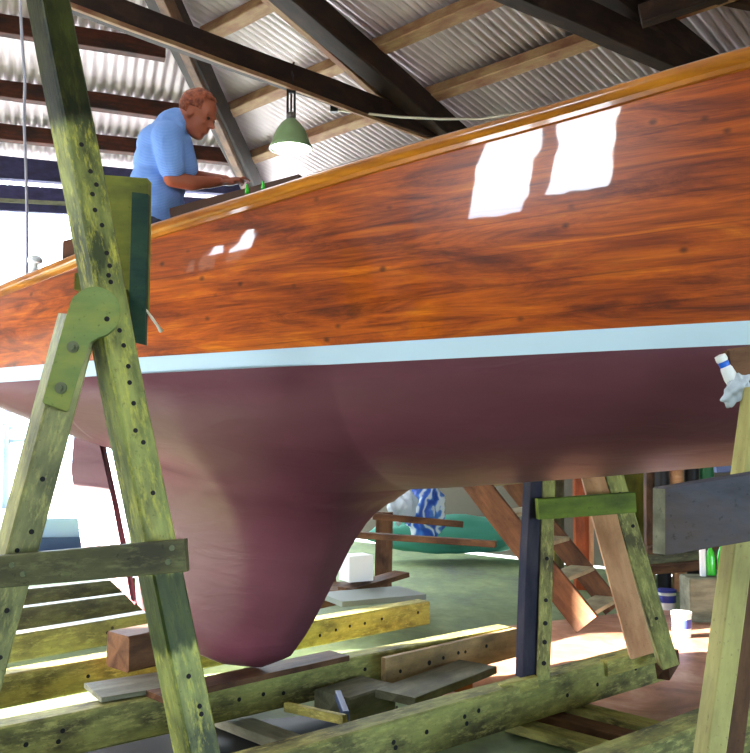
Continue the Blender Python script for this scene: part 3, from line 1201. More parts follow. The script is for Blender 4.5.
for dx in (-3.6, 3.6):
    bm_box(bm, (dx - 1.1) * s, (dx + 1.1) * s, -1.2 * s, 1.2 * s, 14 * s, 41 * s)
bm_box(bm, -4.5 * s, 4.5 * s, -1.5 * s, 1.5 * s, 36 * s, 42 * s)
bm_tube(bm, [(0, 0, 14 * s), (0, 0, 40 * s)], 1.0 * s)
link_mesh('hanger', bm, M['dark_metal'], lamp, fr)
bm = bmesh.new()
bm_tube(bm, [(2 * s, -3 * s, 42 * s), (2 * s, -6 * s, 52 * s), (0, -2 * s, 60 * s), (2.5 * s, 0, 69 * s)], 1.2 * s)
link_mesh('hook', bm, M['dark_metal'], lamp, fr)

# cable strung from the tie beam to the eave, hanging string at the slip opening
bm = bmesh.new()
cps = [P(338, 110, 11.2), P(360, 113, 11.3), P(400, 117, 11.5), P(440, 119, 11.7), P(480, 119, 11.9), P(520, 113, 12.0), P(560, 106, 12.0)]
bm_tube(bm, cps, 0.016, 6)
tag(link_mesh('electric_cable', bm, M['cable']), 'thin pale electric cable slung from the tie beam across to the eave', 'cable')
bm = bmesh.new()
q = P(334, 107, 11.15)
bm_box(bm, q.x - 0.05, q.x + 0.05, q.y - 0.05, q.y + 0.05, q.z - 0.07, q.z + 0.06, 0.01)
tag(link_mesh('junction_box', bm, M['dark_metal']), 'small dark junction box under the tie beam right of the lamp', 'box')
bm = bmesh.new()
bm_tube(bm, [P(19, -20, 6.0), P(22, 40, 6.0), P(25, 80, 6.0), P(24, 120, 6.0), P(26, 170, 6.0), P(27, 214, 6.0), P(27, 300, 6.0)], 0.010, 6)
tag(link_mesh('hanging_rope', bm, M['string']), 'thin grey rope hanging down from the roof at the left of the slip opening', 'rope')

# ------------------------------------------------------------------ left stand (A-frame prop)
DL = 3.05
stand = empty('trestle_stand', (P(180, 753, DL).x, DL, 0), 'tall leaning green timber A-frame stand with a rounded knee, beside the stern', 'stand')


def long_to_floor(a, b):
    """extend a->b until z = 0"""
    d = b - a
    return a + d * (a.z / (a.z - b.z))


F = DL / FPX
top = P(43, -20, DL); bot_ = P(196, 753, DL)
bt = long_to_floor(top, bot_)
hl = []
Ltot = (bt - top).length
for (px, py) in ((75, 152), (84, 191), (94, 215), (92, 231), (104, 257), (100, 271), (103, 280), (107, 286), (117, 349), (119, 333), (128, 368), (126, 385),
                 (136, 404), (138, 431), (143, 443), (152, 493), (192, 672), (199, 703), (200, 711), (70, 180), (88, 200)):
    t = (P(px, py, DL) - top).length / Ltot
    hl.append((t, random.uniform(-0.012, 0.02), '+z', 0.0085))
upv = V((0.45, -0.89, 0)).normalized()
# post: cross-section turned so a wide front face and the narrow left face show
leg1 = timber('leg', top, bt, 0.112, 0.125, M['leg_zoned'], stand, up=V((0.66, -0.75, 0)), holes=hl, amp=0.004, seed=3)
# left leg
a2 = P(80, 318, DL - 0.02); b2 = P(14, 560, DL - 0.02)
bt2 = long_to_floor(a2, b2)
timber('leg', a2, bt2, 0.105, 0.14, M['mottled_post'], stand, up=V((0.62, -0.78, 0)),
       holes=[(0.25, 0, '+z', .009), (0.33, .01, '+z', .009), (0.36, -.02, '+z', .008), (0.45, 0, '+z', .009), (0.52, .02, '+z', .008)], seed=5)
# knee: rounded green plate bolted on the leg
DK = DL - 0.12
kn = [(68, 412), (42, 403), (66, 316), (72, 298)]
cx, cy, rr = 95, 312, 26
for k in range(11):
    a = math.radians(155 - 24 * k)
    kn.append((cx + rr * math.cos(a), cy - rr * math.sin(a)))
kn.append((89, 342))
bm = bmesh.new()
bm_prism(bm, [P(x, y, DK) for x, y in kn], V((-0.035, 0.10, 0)))
bmesh.ops.bevel(bm, geom=list(bm.edges), offset=0.004, segments=2, affect='EDGES')
knee = link_mesh('knee', bm, M['knee_green'], stand)
knee['label'] = 'rounded green knee plate'
for (px, py) in ((73, 347), (61, 388), (107, 319)):
    bm = bmesh.new()
    q = P(px, py, DK)
    if px == 107:
        bm_disc(bm, q, (0, 1, 0), 0.009, 0.006, mi=0)
        link_mesh('bolt_hole', bm, M['hole'], knee)
    else:
        bm_disc(bm, q + V((0, -0.002, 0)), (0, 1, 0), 0.020, 0.008, mi=0, n=16)
        bm_disc(bm, q + V((0, -0.010, 0)), (0, 1, 0), 0.011, 0.012, mi=0, n=6)
        link_mesh('bolt', bm, M['bolt'], knee)
# spreader across both legs
a3 = P(-6, 572, DL - 0.13); b3 = P(187, 556, DL - 0.13)
sp = timber('spreader', a3, b3, 0.05, 30 * F, M['moss_timber'], stand, up=V((0, 0, 1)), seed=8)
for (px, py) in ((12, 565), (23, 574), (172, 548), (168, 562)):
    bm = bmesh.new()
    bm_disc(bm, P(px, py, DL - 0.158), (0, 1, 0), 0.009, 0.008, mi=0, n=10)
    link_mesh('bolt', bm, M['bolt'], sp)
# bearing board and its dark batten behind the post
DB = 3.45
bm = bmesh.new()
pts = [P(96, 174, DB), P(148, 178, DB), P(146, 312, DB), P(104, 312, DB)]
bm_prism(bm, pts, V((0, 0.06, 0)))
bmesh.ops.bevel(bm, geom=list(bm.edges), offset=0.004, segments=1, affect='EDGES')
bb = link_mesh('bearing_board', bm, M['olive_board'], stand)
bb['label'] = 'olive board behind the post'
bm = bmesh.new()
pts = [P(132, 192, DB - 0.03), P(148, 194, DB - 0.03), P(145, 345, DB - 0.03), P(133, 342, DB - 0.03), P(129, 300, DB - 0.03)]
bm_prism(bm, pts, V((0, 0.03, 0)))
bt_ = link_mesh('batten', bm, M['teal_dark'], stand)
bt_['label'] = 'dark green batten'
bm = bmesh.new()
bm_box(bm, P(112, 0, DB).x, P(134, 0, DB).x, DL + 0.04, DB, P(0, 305, DB).z, P(0, 290, DB).z)
link_mesh('packing_block', bm, M['olive_board'], stand)
bm = bmesh.new()
bm_tube(bm, [P(145, 308, DB - 0.02), P(152, 318, DB), P(157, 325, DB + 0.02), P(161, 331, DB + 0.05)], 0.006, 8, radii=[0.003, 0.006, 0.005, 0.009])
tag(link_mesh('lashing_end', bm, M['cable'], stand))

# ------------------------------------------------------------------ cradle beams across the slip
ZB = 0.33


def qline(c_):
    """origin of the line D - x = c"""
    return V((0, c_, 0))


def cross_beam(px0, py0, px1, py1, h, wd, mat, label, seed, holes=(), z=ZB):
    A = PZ(px0, py0, z); B = PZ(px1, py1, z)
    d = (B - A); d.z = 0; d.normalize()
    back = V((-d.y, d.x, 0))
    A = A + back * wd / 2 - V((0, 0, h / 2)); B = B + back * wd / 2 - V((0, 0, h / 2))
    L = (B - A).length
    hh = []
    for (px, off) in holes:
        # pixel column on the front face
        r = ray(px, 600); nn = back
        den = r.dot(nn)
        pnt = CAM + r * ((A - back * wd / 2 - CAM).dot(nn) / den)
        hh.append(((pnt - A).dot(d) / L, off, '-y', 0.013))
    o = timber('cradle_beam', A, B, wd, h, M[mat], up=V((0, 0, 1)), holes=hh, seed=seed, amp=0.002)
    return tag(o, label, 'beam', 'heavy cross beams of the slipway cradle')


cross_beam(585, 770, 775, 697, 0.24, 0.17, 'green_timber', 'green cross beam nearest the camera, at the bottom right behind the raking post', 11, [(640, .02), (700, 0)])
cross_beam(150, 788, 668, 645, 0.23, 0.15, 'green_timber', 'long green bolted cross beam in front of the keel, carrying the dark upright', 12,
           [(395, -.02), (393, .01), (426, .01), (464, .03), (466, -.01), (478, .04), (566, -.02), (596, -.01), (634, .02), (655, 0)])
cross_beam(-20, 731, 512, 627, 0.22, 0.15, 'green_timber', 'cross beam directly under the keel, with a brown board lying on it', 13,
           [(30, 0), (62, -.02), (66, .03), (240, 0), (264, 0), (284, -.02), (365, .02), (386, 0), (427, .01), (440, .02), (455, .03), (462, .03), (484, .03)])
cross_beam(-30, 681, 430, 601, 0.20, 0.16, 'green_yellow', 'yellow-green cross beam just behind the keel, ending by the floor slab', 14,
           [(320, -.02), (336, 0), (350, .01), (365, .01), (382, .02), (418, .02), (90, 0)])
cross_beam(-30, 642, 205, 604, 0.20, 0.14, 'moss_timber', 'mossy cross beam third from the slip mouth, behind the rudder', 15, [(108, 0), (113, .03)])
cross_beam(-30, 615, 180, 587, 0.20, 0.12, 'moss_timber', 'mossy cross beam second from the slip mouth', 16)
cross_beam(-30, 595, 165, 575, 0.20, 0.12, 'moss_timber', 'farthest mossy cross beam, nearest the slip mouth', 17)

# splice timber bolted against the keel beam
A = PZ(381, 657, ZB + 0.004); B = PZ(513, 627.5, ZB + 0.004)
dd = (B - A).normalized(); bk = V((-dd.y, dd.x, 0))
A = A - bk * 0.022 - V((0, 0, 0.105)); B = B - bk * 0.022 - V((0, 0, 0.105))
def spl_t(px):
    r = ray(px, 640); return ((CAM + r * ((A - CAM).dot(bk) / r.dot(bk))) - A).dot(dd) / (B - A).length
o = timber('splice_timber', A, B, 0.044, 0.21, M['splice_wood'], holes=[(spl_t(q_), f_, '-y', r_) for q_, f_, r_ in ((398, 0, .013), (427, .01, .017), (441, .02, .013), (456, .03, .013), (463, .025, .012), (484, .03, .013))], seed=21, amp=0.001)
tag(o, 'paler pinkish timber bolted to the face of the keel beam at its right end', 'timber')

# brown board on which the keel stands, blocks on the beams
A = PZ(150, 697, ZB + 0.045); B = PZ(339, 655, ZB + 0.045)
o = timber('keel_board', A + V((0, 0.10, -0.028)), B + V((0, 0.10, -0.028)), 0.2, 0.034, M['brown_timber'], seed=22)
tag(o, 'flat brown board on the cross beam under the keel tip', 'board')
A = PZ(104, 636, 0.55); B = PZ(165, 625, 0.55)
o = timber('bearer_block', A + V((0.05, 0.12, -0.12)), B + V((0.05, 0.12, -0.12)), 0.26, 0.22, M['brown_timber'], seed=23)
tag(o, 'dark brown block lying on the beam behind the trestle post', 'block')
A = PZ(84, 698, ZB + 0.03); B = PZ(168, 682, ZB + 0.03)
o = timber('loose_board', A + V((0.0, 0.14, -0.012)), B + V((0.1, 0.14, -0.012)), 0.34, 0.026, M['grey_worn'], seed=24)
tag(o, 'wide pale board lying on the keel beam left of the trestle post', 'board')

# rusty sheet lying on the floor, longitudinal bed logs
bm = bmesh.new()
def cs(c_, s_):                      # floor coordinates: c = D-x, s = D+x
    return V(((s_ - c_) / 2, (s_ + c_) / 2, 0.0))
pts = [cs(3.4, 6.6), cs(3.4, 11.5), cs(6.3, 12.2), cs(7.3, 9.2), cs(7.3, 6.6)]
bm_prism(bm, [p + V((0, 0, 0.006)) for p in pts], V((0, 0, 0.006)))
tag(link_mesh('floor_sheet', bm, M['rusty_sheet']), 'large rusty brown sheet covering the floor behind the front cross beam', 'floor sheet')
for i, (s0, c_0, c_1, mt, w_, lb) in enumerate(((6.25, 1.6, 4.6, 'green_timber', 0.14, 'greenish plank under the front beam, left of the brown plank beside it'),
                                      (6.62, 1.6, 4.7, 'brown_timber', 0.14, 'brown plank between two green ones under the front beam'),
                                      (6.98, 1.6, 4.8, 'green_timber', 0.16, 'greenish plank at the bottom right, on the rusty sheet side'),
                                      (4.6, 3.0, 7.6, 'grey_worn', 0.16, 'grey plank on the floor under the cross beams right of the keel'))):
    A, B = cs(c_0, s0), cs(c_1, s0)
    o = timber('bed_plank', A + V((0, 0, 0.05)), B + V((0, 0, 0.05)), w_, 0.06, M[mt], seed=30 + i)
    tag(o, lb, 'plank', 'planks running lengthwise under the cross beams')
A = cs(4.9, 2.2); B = cs(5.9, 4.9)
bm = bmesh.new()
bm_prism(bm, [V((-2.2, 4.0, 0.0)), V((-0.1, 4.7, 0.0)), V((0.15, 5.9, 0.0)), V((-1.9, 5.2, 0.0))], V((0, 0, 0.015)))
tag(link_mesh('rubber_mat', bm, M['black']), 'black ribbed mat on the floor between the two beams below the keel', 'mat')
for (a, b, m_, nm, lb, ct) in ((P(286, 707, 5.2), P(345, 720, 4.9), 'green_yellow', 'slat', 'thin green slat on the floor under the keel beam', 'slat'),
                              (P(338, 695, 5.3), P(346, 716, 5.0), 'blue_grey', 'steel_angle', 'short blue-grey steel angle standing between the beams', 'steel angle'),):
    a.z = max(a.z, 0.08); b.z = max(b.z, 0.08)
    tag(timber(nm, a, b, 0.035, 0.05, M[m_], seed=40), lb, ct)
q = PZ(456, 682, 0.12)
o = timber('brick_chip', q + V((-0.02, 0, -0.03)), q + V((0.10, 0.05, -0.03)), 0.08, 0.06, M['orange_block'], seed=41)
tag(o, 'small orange block between the front two cross beams', 'block')
o = timber('packer_board', PZ(395, 706, 0.20) + V((0, .15, 0)), PZ(480, 672, 0.20) + V((0, .15, 0)), 0.30, 0.05, M['grey_worn'], seed=42)
tag(o, 'worn grey board between the front beams below the pinkish splice', 'board')
o = timber('packer_board', PZ(330, 718, 0.14) + V((0, .2, 0)), PZ(378, 702, 0.14) + V((0, .2, 0)), 0.30, 0.16, M['grey_worn'], seed=43)
tag(o, 'short thick grey board between the front beams beside the blue-grey angle', 'board')

# ------------------------------------------------------------------ middle stand on the front beam
DU = 5.25
base_p = PZ(530, 680, ZB)
DU = base_p.y
prop = empty('hull_prop', (base_p.x, base_p.y, ZB), 'dark upright prop with green crossbar and raking green leg under the hull', 'prop')
F2 = DU / FPX
a = P(537, 472, DU); b = P(529, 676, DU)
timber('upright', a, b, 24 * F2, 13 * F2, M['dark_post'], prop, up=V((0.45, -0.89, 0)), seed=50)
a = P(547, 472, DU + 0.02); b = P(542, 678, DU + 0.0)
timber('upright_facing', a, b, 13 * F2, 0.10, M['green_timber'], prop, up=V((0, -1, 0)),
       holes=[(0.42, 0, '+z', .012), (0.62, 0, '+z', .012), (.73, .0, '+z', .014), (.82, 0, '+z', .014), (.92, 0, '+z', .014)], seed=51)
a = P(537, 508.5, DU - 0.10); b = P(634, 501.5, DU - 0.02)
timber('crossbar', a, b, 0.06, 20 * F2, M['crossbar_green'], prop, seed=52)
# raking leg of the prop
a = P(609, 462, DU + 0.12); b = P(668, 664, DU + 0.45)
timber('raking_leg', a, b, 19 * F2, 0.10, M['green_timber'], prop, up=V((0, -1, 0)), holes=[(.14, 0, '+z', .012), (.3, 0.02, '+z', .012), (.75, 0, '+z', .012)], seed=53)
a = P(590, 462, DU + 0.10); b = P(641, 655, DU + 0.32)
br = timber('brace', a, b, 25 * F2, 0.04, M['fresh_pine'], prop, up=V((0, -1, 0)), seed=54)
br['label'] = 'pinkish bare pine brace'
# foot packers on the beam face
o = timber('foot_cleat', P(500, 690, DU - 0.12), P(537, 682, DU - 0.08), 0.05, 0.07, M['green_yellow'], seed=55)
tag(o, 'yellow-green cleat on the front beam at the foot of the dark upright', 'cleat')
o = timber('side_cleat', P(604, 668, 5.75), P(660, 652, 6.05), 0.06, 0.10, M['green_yellow'], seed=56)
tag(o, 'green cleat on the right end of the front beam by the raking leg', 'cleat')
o = timber('end_packer', P(662, 672, 6.1), P(672, 656, 6.3), 0.10, 0.11, M['brown_timber'], seed=57)
tag(o, 'brown packer at the tip of the front beam', 'packer')

# ------------------------------------------------------------------ right shore: raking post with the big grey plank
DS = 2.62
shore = empty('raking_shore', (P(705, 900, DS).x, DS, 0), 'raking pale timber post at the right edge with a wide grey plank fixed across it', 'shore')
F3 = DS / FPX
a = P(756, 395, DS); b = P(710, 753, DS)
bt = long_to_floor(a, b)
a = a + (a - bt).normalized() * 0.02
r1 = timber('post', a, bt, 19 * F3, 0.10, M['pale_pine'], shore, up=V((0.0, -1, 0)), seed=60)
r2 = timber('post_backing', a + V((0.063, 0.035, 0.0)), bt + V((0.063, 0.035, 0.0)), 0.06, 0.10, M['brown_timber'], shore, up=V((0, -1, 0)), seed=61)
DPK = 2.46
F4 = DPK / FPX
bm = bmesh.new()
pA = [P(666, 488, DPK), P(800, 466, DPK - 0.10), P(800, 533, DPK - 0.10), P(666, 556, DPK)]
ev = P(652, 520, DPK + 0.045) - P(666, 520, DPK)
ev.z = 0
fs_ = bm_prism(bm, pA, ev)
fs_[5].material_index = 1
bmesh.ops.bevel(bm, geom=list(bm.edges), offset=0.003, segments=1, affect='EDGES')
pk = link_mesh('plank', bm, [M['grey_plank'], M['grey_worn']], shore)
pk['label'] = 'wide weathered grey plank with pale sawn end'
# wedge block between post and hull
bm = bmesh.new()
DW = 2.78
pts = [P(727, 349, DW), P(790, 340, DW), P(790, 410, DW), P(748, 396, DW), P(730, 372, DW)]
bm_prism(bm, pts, V((0.02, 0.12, 0)))
bmesh.ops.bevel(bm, geom=list(bm.edges), offset=0.006, segments=2, affect='EDGES')
wb_ = link_mesh('head_block', bm, M['brown_timber'], shore)
wb_['label'] = 'brown wedge block at the head of the post'
# bottle in a crumpled plastic bag hanging from the wedge
q = P(722, 360, 2.70)
bt0 = empty('plastic_bottle', q, 'white plastic bottle with a blue band, wedged beside the brown block at the right edge', 'bottle')
ax = (P(733, 382, 2.70) - q).normalized()
fr = frame_of(q, q + ax)
R_ = Matrix.Rotation(PI / 2, 4, 'Y')
F5 = 2.7 / FPX
bm = bmesh.new()
bm_lathe(bm, [(0.5 * F5, -6 * F5), (5.5 * F5, -5 * F5), (6 * F5, 0), (5 * F5, 2 * F5)], 18, mat=R_)
link_mesh('cap', bm, M['white_plastic'], bt0, fr, smooth=math.radians(40))
bm = bmesh.new()
bm_lathe(bm, [(5 * F5, 1.5 * F5), (5.2 * F5, 2 * F5), (5.2 * F5, 7 * F5), (5 * F5, 7.5 * F5)], 18, mat=R_)
link_mesh('band', bm, M['blue_band'], bt0, fr, smooth=math.radians(40))
bm = bmesh.new()
bm_lathe(bm, [(5.0 * F5, 7 * F5), (6.0 * F5, 10 * F5), (7 * F5, 20 * F5), (6 * F5, 28 * F5), (0.5 * F5, 29 * F5)], 18, mat=R_)
link_mesh('bottle_body', bm, M['white_plastic'], bt0, fr, smooth=math.radians(40))
bm = bmesh.new()
cbag = P(736, 390, 2.68)
bmesh.ops.create_icosphere(bm, subdivisions=4, radius=1, matrix=Matrix.Translation(cbag) @ Matrix.Rotation(-0.9, 4, 'Y') @ Matrix.Diagonal((0.055, 0.03, 0.028, 1)))
for v in bm.verts:
    d = v.co - cbag
    k = 1 + 0.22 * math.sin(d.x * 160 + 1) * math.sin(d.z * 190) + 0.12 * math.sin(d.y * 210 + d.x * 90)
    v.co = cbag + d * k
tag(link_mesh('plastic_bag', bm, M['bag_clear'], smooth=True), 'crumpled translucent plastic bag under the white bottle at the right edge', 'bag')

# ------------------------------------------------------------------ open wooden staircase
S0 = P(585, 634, 8.05); S0.z = 0
sdr = V((-0.86, 0.51, 0)).normalized()        # up the flight
std = V((0.51, 0.86, 0)).normalized()         # across the treads
stair = empty('wooden_staircase', S0, 'open brown wooden staircase rising to the left behind the dark upright', 'staircase')
RISE = 1.145
WID = 0.86
for k, off in enumerate((0, WID)):
    a = S0 + std * off + V((0, 0, 0.10)) + sdr * -0.02
    b = a + (sdr + V((0, 0, RISE))) * 1.75
    timber('stringer', a, b, 0.05, 0.25 if k == 0 else 0.20, M['stair_wood'], stair, up=V((0, 0, 1)), seed=70 + k)
for i in range(6):
    z = 0.20 + 0.28 * i
    run = (z - 0.16) / RISE
    c = S0 + sdr * run + V((0, 0, z))
    timber('tread', c + std * 0.02, c + std * (WID - 0.02), 0.24, 0.04, M['tread_wood'], stair, up=V((0, 0, 1)), seed=80 + i)

# ------------------------------------------------------------------ background clutter under the hull
# rough bench: two rails and posts
bn_o = P(385, 572, 9.6)
bench = empty('work_bench', (bn_o.x, bn_o.y, 0), 'rough brown timber bench frame beyond the keel tip', 'bench')
timber('leg', P(384, 512, 10.0), V((P(383, 572, 10.0).x, 10.0, 0.0)), 17 * 10.0 / FPX, 0.1, M['brown_timber'], bench, up=V((0, -1, 0)), seed=90)
timber('rail', P(372, 516, 9.88), P(462, 524, 10.1), 0.10, 0.07, M['stair_wood'], bench, seed=91)
timber('rail', P(350, 534, 9.0), P(496, 544, 8.6), 0.10, 0.06, M['brown_timber'], bench, seed=92)
timber('leg', P(330, 520, 10.4), V((P(330, 600, 10.4).x, 10.4, 0.0)), 0.14, 0.1, M['brown_timber'], bench, up=V((0, -1, 0)), seed=93)


def lump(name, c, r, mat, label, cat, seed, k=0.2):
    rnd = random.Random(seed)
    bm = bmesh.new()
    bmesh.ops.create_icosphere(bm, subdivisions=4, radius=1)
    ph = [rnd.uniform(0, 6) for _ in range(6)]
    for v in bm.verts:
        d = v.co.copy()
        f = 1 + k * (math.sin(d.x * 5 + ph[0]) * math.sin(d.y * 6 + ph[1]) + 0.6 * math.sin(d.z * 9 + ph[2]) * math.sin(d.x * 8 + ph[3]) + 0.4 * math.sin(d.y * 15 + ph[4]))
        v.co = V((d.x * r[0] * f, d.y * r[1] * f, max(-0.85, d.z) * r[2] * f))
    return tag(link_mesh(name, bm, mat, None, Matrix.Translation(c), smooth=True), label, cat)


lump('blue_bag', P(424, 512, 10.9), (0.22, 0.2, 0.34), M['bag_blue'], 'bulging blue and white striped bag behind the bench frame', 'bag', 1)
lump('white_bag', P(402, 504, 10.4), (0.15, 0.15, 0.22), M['bag_clear'], 'crumpled white plastic bag left of the blue bag', 'bag', 2)
o = lump('tarpaulin', P(450, 528, 13.0) + V((0, 0, -0.1)), (1.2, 0.35, 0.28), M['teal_cloth'], 'folded teal tarpaulin on the floor behind the bench frame', 'tarpaulin', 3, 0.08)
# white carton
q = P(356, 578, 9.2)
bm = bmesh.new()
fr = Matrix.Translation(V((q.x, q.y, 0.31))) @ Matrix.Rotation(0.5, 4, 'Z')
bm_box(bm, -0.14, 0.14, -0.12, 0.12, 0.0, 0.26, 0.004)
o = link_mesh('carton', bm, M['white_plastic'], None, fr)
tag(o, 'white carton on the boards beyond the keel', 'carton')
# boards beyond the keel
for i, (a, b, w_, h_, mt, lb) in enumerate((((345, 590, 9.0), (402, 574, 9.6), 0.22, 0.05, 'brown_timber', 'brown board with raised end behind the white carton'),
                                     ((330, 600, 8.4), (412, 592, 8.8), 0.55, 0.05, 'grey_slab', 'grey slab lying behind the yellow-green beam'),
                                     ((300, 606, 8.8), (345, 596, 8.9), 0.3, 0.08, 'brown_timber', 'dark board tucked behind the fin keel'))):
    A, B = P(*a), P(*b)
    A.z = max(A.z, 0.12); B.z = max(B.z, 0.12)
    tag(timber('scrap_board', A, B, w_, h_, M[mt], seed=95 + i), lb, 'board', 'scrap boards behind the keel')
bm = bmesh.new()
q = PZ(365, 600, 0)
bm_box(bm, q.x - 0.6, q.x + 0.04, q.y - 0.1, q.y + 0.5, 0.0, 0.12)
tag(link_mesh('pallet_stack', bm, M['brown_timber']), 'low dark timber stack carrying the boards behind the keel', 'timber stack')

# two paint tubs by the raking leg
for i, (px, py, r, h, lb) in enumerate(((667, 606, 0.095, 0.20, 'white paint tub with blue lid marking, directly beside the raking leg'),
                                   (682, 634, 0.085, 0.22, 'white paint tub with blue ring label, lower and right of the other tub'))):
    q = PZ(px, py + 4, 0)
    tb = empty('paint_tub', q, lb, 'paint tub', 'paint tubs on the floor')
    fr = Matrix.Translation(q)
    bm = bmesh.new()
    bm_lathe(bm, [(0.001, 0), (r * 0.9, 0.0), (r, h * 0.9), (r, h)], 24)
    link_mesh('tub_body', bm, M['white_plastic'], tb, fr, smooth=math.radians(40))
    bm = bmesh.new()
    bm_lathe(bm, [(r * 1.05, h * 0.93), (r * 1.05, h + 0.01), (0.001, h + 0.015)], 24)
    link_mesh('lid', bm, M['white_plastic' if i else 'label_blue'], tb, fr, smooth=math.radians(40))
    bm = bmesh.new()
    bm_lathe(bm, [(r * 0.965, h * 0.42), (r * 0.985, h * 0.45), (r * 1.01, h * 0.75), (r * 0.99, h * 0.78)], 24)
    link_mesh('label_band', bm, M['label_blue'], tb, fr, smooth=math.radians(40))

# things standing against the far wall, seen between hull and plank
def postobj(name, px, py0, py1, D, wpx, mat, label, cat, group=None, to_floor=True):
    a = P(px, py0, D)
    b = P(px, py1, D)
    if to_floor:
        b.z = 0
    o = timber(name, a, b, wpx * D / FPX, 0.12, M[mat], up=V((0, -1, 0)), seed=int(px))
    return tag(o, label, cat, group)


postobj('wall_post', 583, 440, 560, 10.5, 18, 'rust_brown', 'rust red board standing behind the staircase', 'board')
postobj('edge_strip', 591, 440, 560, 10.4, 3, 'fresh_pine', 'thin pale strip on the edge of the rust red board', 'strip')
postobj('post', 557, 440, 560, 11.0, 12, 'grey_worn', 'pale stained post behind the staircase, left of the rust red board', 'post')
postobj('post', 545, 440, 500, 10.8, 16, 'green_yellow', 'bright green board behind the dark upright', 'board')
postobj('post', 649, 440, 560, 10.5, 8, 'brown_timber', 'thin brown post left of the grey plank', 'post')
postobj('post', 630, 440, 560, 11.3, 30, 'olive_board', 'wide olive board behind the raking leg', 'board')
for i, (px, mt, lb) in enumerate(((662, 'dark_metal', 'dark drum standing left of the copper-coloured one'), (677, 'fresh_pine', 'copper-coloured drum above the grey plank'), (692, 'dark_metal', 'dark drum standing right of the copper-coloured one'), (707, 'bin_green', 'green drum above the grey plank'))):
    c = P(px, 480, 10.4)
    bm = bmesh.new()
    r = 6.8 * 10.4 / FPX
    bm_lathe(bm, [(0.001, 0), (r, 0), (r, 0.5), (r * 1.05, 0.52), (r * 1.05, 0.55), (r, 0.57), (r, 1.1), (r * 1.05, 1.12), (r * 1.05, 1.15), (r, 1.17), (r, 1.7), (0.001, 1.72)], 20)
    tag(link_mesh('drum', bm, M[mt], None, Matrix.Translation(V((c.x, c.y, 0))), smooth=math.radians(40)), lb, 'drum', 'drums above the grey plank')
o = timber('pipe_bundle', P(715, 468, 9.5), P(800, 464, 9.3), 0.25, 0.09, M['blue_grey'], seed=120)
tag(o, 'blue-grey pipe lying above the grey plank at the right edge', 'pipe')
bm = bmesh.new()
q = P(740, 476, 9.5)
bm_box(bm, q.x - 0.05, q.x + 1.2, q.y - 0.35, q.y + 0.5, 0, P(740, 482, 9.5).z, 0.01)
tag(link_mesh('side_bench', bm, M['brown_timber']), 'dark bench against the wall under the blue-grey pipe', 'bench')
# timber rack under the bench at the back right
for i, (px, py, lb) in enumerate(((660, 566, 'lowest long dark timber stacked in the back right corner'), (664, 556, 'middle long dark timber stacked in the back right corner'), (668, 546, 'topmost long dark timber stacked in the back right corner'))):
    o = timber('stacked_timber', P(px - 20, py + 4, 9.8 + 0.12 * i), P(px + 60, py - 3, 9.6 + 0.12 * i), 0.2, 0.09, M['brown_timber' if i != 1 else 'moss_timber'], seed=130 + i)
    tag(o, lb, 'timber', 'timbers stacked in the back right corner')
# bottles below the grey plank
for i, (px, lb) in enumerate(((711, 'bright green bottle below the grey plank, left of its twin'), (722, 'bright green bottle below the grey plank, next to the raking post'))):
    c = P(px, 575, 8.7)
    bm = bmesh.new()
    s_ = 8.7 / FPX
    bm_lathe(bm, [(0.001, 0), (4.4 * s_, 0), (4.4 * s_, 16 * s_), (3.4 * s_, 22 * s_), (1.5 * s_, 27 * s_), (1.5 * s_, 31 * s_), (0.001, 31 * s_)], 16)
    tag(link_mesh('bottle', bm, M['green_glass'], None, Matrix.Translation(c), smooth=math.radians(40)), lb, 'bottle', 'green bottles below the grey plank')
c = P(703, 577, 8.7)
bm = bmesh.new()
bm_lathe(bm, [(0.001, 0), (0.03, 0), (0.03, 0.3), (0.018, 0.34), (0.018, 0.38), (0.001, 0.38)], 14)
tag(link_mesh('bottle', bm, M['white_plastic'], None, Matrix.Translation(c), smooth=math.radians(40)), 'slim white bottle left of the green bottles', 'bottle')
bm = bmesh.new()
q = P(715, 577, 8.7)
bm_box(bm, q.x - 0.3, q.x + 0.3, q.y - 0.15, q.y + 0.15, 0.0, P(715, 576, 8.7).z, 0.01)
tag(link_mesh('low_shelf', bm, M['grey_worn']), 'low grey box the green bottles stand on', 'box')

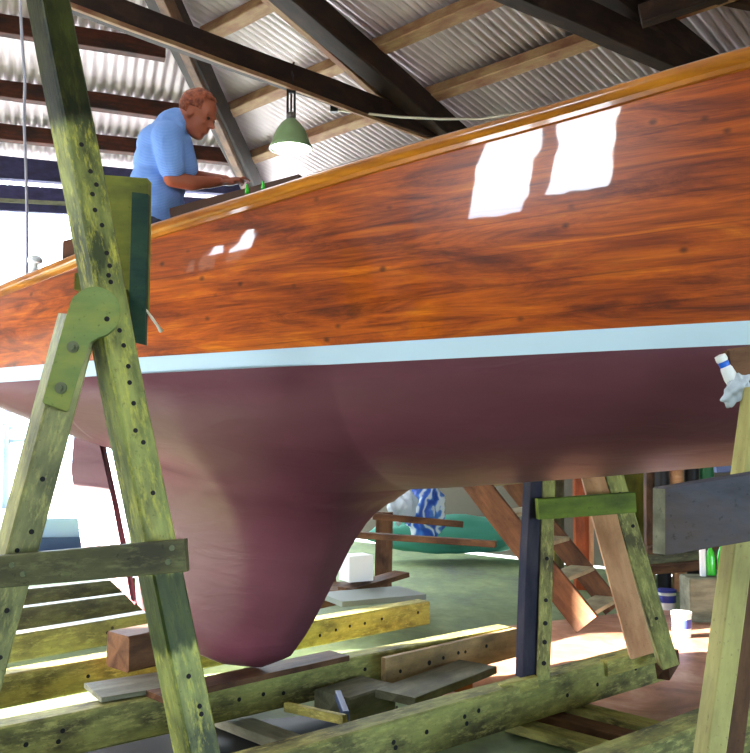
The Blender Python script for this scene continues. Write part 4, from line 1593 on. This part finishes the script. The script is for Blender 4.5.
# ------------------------------------------------------------------ deck gear and things outside
c = P(35, 262, 5.25)
vent = empty('mushroom_vent', c, 'white mushroom vent on the stern deck of the yacht', 'vent')
fr = Matrix.Translation(c)
bm = bmesh.new()
s_ = 5.25 / FPX
bm_lathe(bm, [(0.001, 7 * s_), (4 * s_, 6.5 * s_), (7.2 * s_, 3.5 * s_), (7.5 * s_, 0), (6 * s_, -1.5 * s_), (0.001, -1.5 * s_)], 20)
link_mesh('vent_cap', bm, M['white_plastic'], vent, fr, smooth=math.radians(50))
bm = bmesh.new()
bm_lathe(bm, [(3 * s_, -1 * s_), (3.4 * s_, -8 * s_), (5 * s_, -14 * s_), (5 * s_, -17 * s_)], 16)
link_mesh('vent_neck', bm, M['white_plastic'], vent, fr, smooth=math.radians(50))
for i, (px, py, lb) in enumerate(((247, 187, 'small yellow-green bottle on the side deck nearer the man'), (263, 184, 'small yellow-green bottle on the side deck, farther forward'))):
    D_ = (YM @ V((-2.1 + 0.15 * i, -0.9, 0))).y
    c = P(px, py + 7, D_)
    bm = bmesh.new()
    s_ = D_ / FPX
    bm_lathe(bm, [(0.001, 0), (2.2 * s_, 0), (2.2 * s_, 5 * s_), (1.4 * s_, 7 * s_), (1.4 * s_, 10 * s_), (0.001, 10 * s_)], 12)
    tag(link_mesh('small_bottle', bm, M['green_glass'], None, Matrix.Translation(c), smooth=True), lb, 'bottle', 'small bottles on the side deck')

# far mooring pole and a moored launch outside
bm = bmesh.new()
a = P(8, 405, 26); b = V((a.x, a.y, -0.25))
bm_tube(bm, [a, b], 0.10, 10)
bm_tube(bm, [P(8, 441, 26), P(24, 440, 26)], 0.06, 8)
bm_tube(bm, [P(3, 424, 26), P(13, 428, 26)], 0.05, 8)
tag(link_mesh('mooring_pole', bm, M['blue_grey']), 'thin mooring pole with crossarms outside the slip mouth', 'pole')
la = empty('moored_launch', V((P(62, 548, 14).x, 14, -0.25)), 'pale blue launch lying outside the slip mouth, between the trestle legs', 'boat')
o_ = V((P(62, 548, 14).x, 14.2, -0.1))
bm = bmesh.new()
rows = []
for i in range(9):
    t = i / 8
    w_ = 0.45 * math.sin(PI * min(1, 0.25 + 0.75 * t)) ** 0.6 + 0.03
    x = -0.7 + 1.5 * t
    rows.append([bm.verts.new((x, y * w_, z)) for y, z in ((-1, 0.35), (-0.8, 0.1), (0, 0.0), (0.8, 0.1), (1, 0.35), (0, 0.3))])
for A, B in zip(rows, rows[1:]):
    for k in range(6):
        bm.faces.new((A[k], A[(k + 1) % 6], B[(k + 1) % 6], B[k]))
bm.faces.new(rows[0]); bm.faces.new(list(reversed(rows[-1])))
link_mesh('launch_hull', bm, M['blue_grey'], la, Matrix.Translation(o_))
bm = bmesh.new()
bm_box(bm, -0.35, 0.3, -0.25, 0.25, 0.3, 0.62, 0.03)
link_mesh('cabin', bm, M['stripe_white'], la, Matrix.Translation(o_))
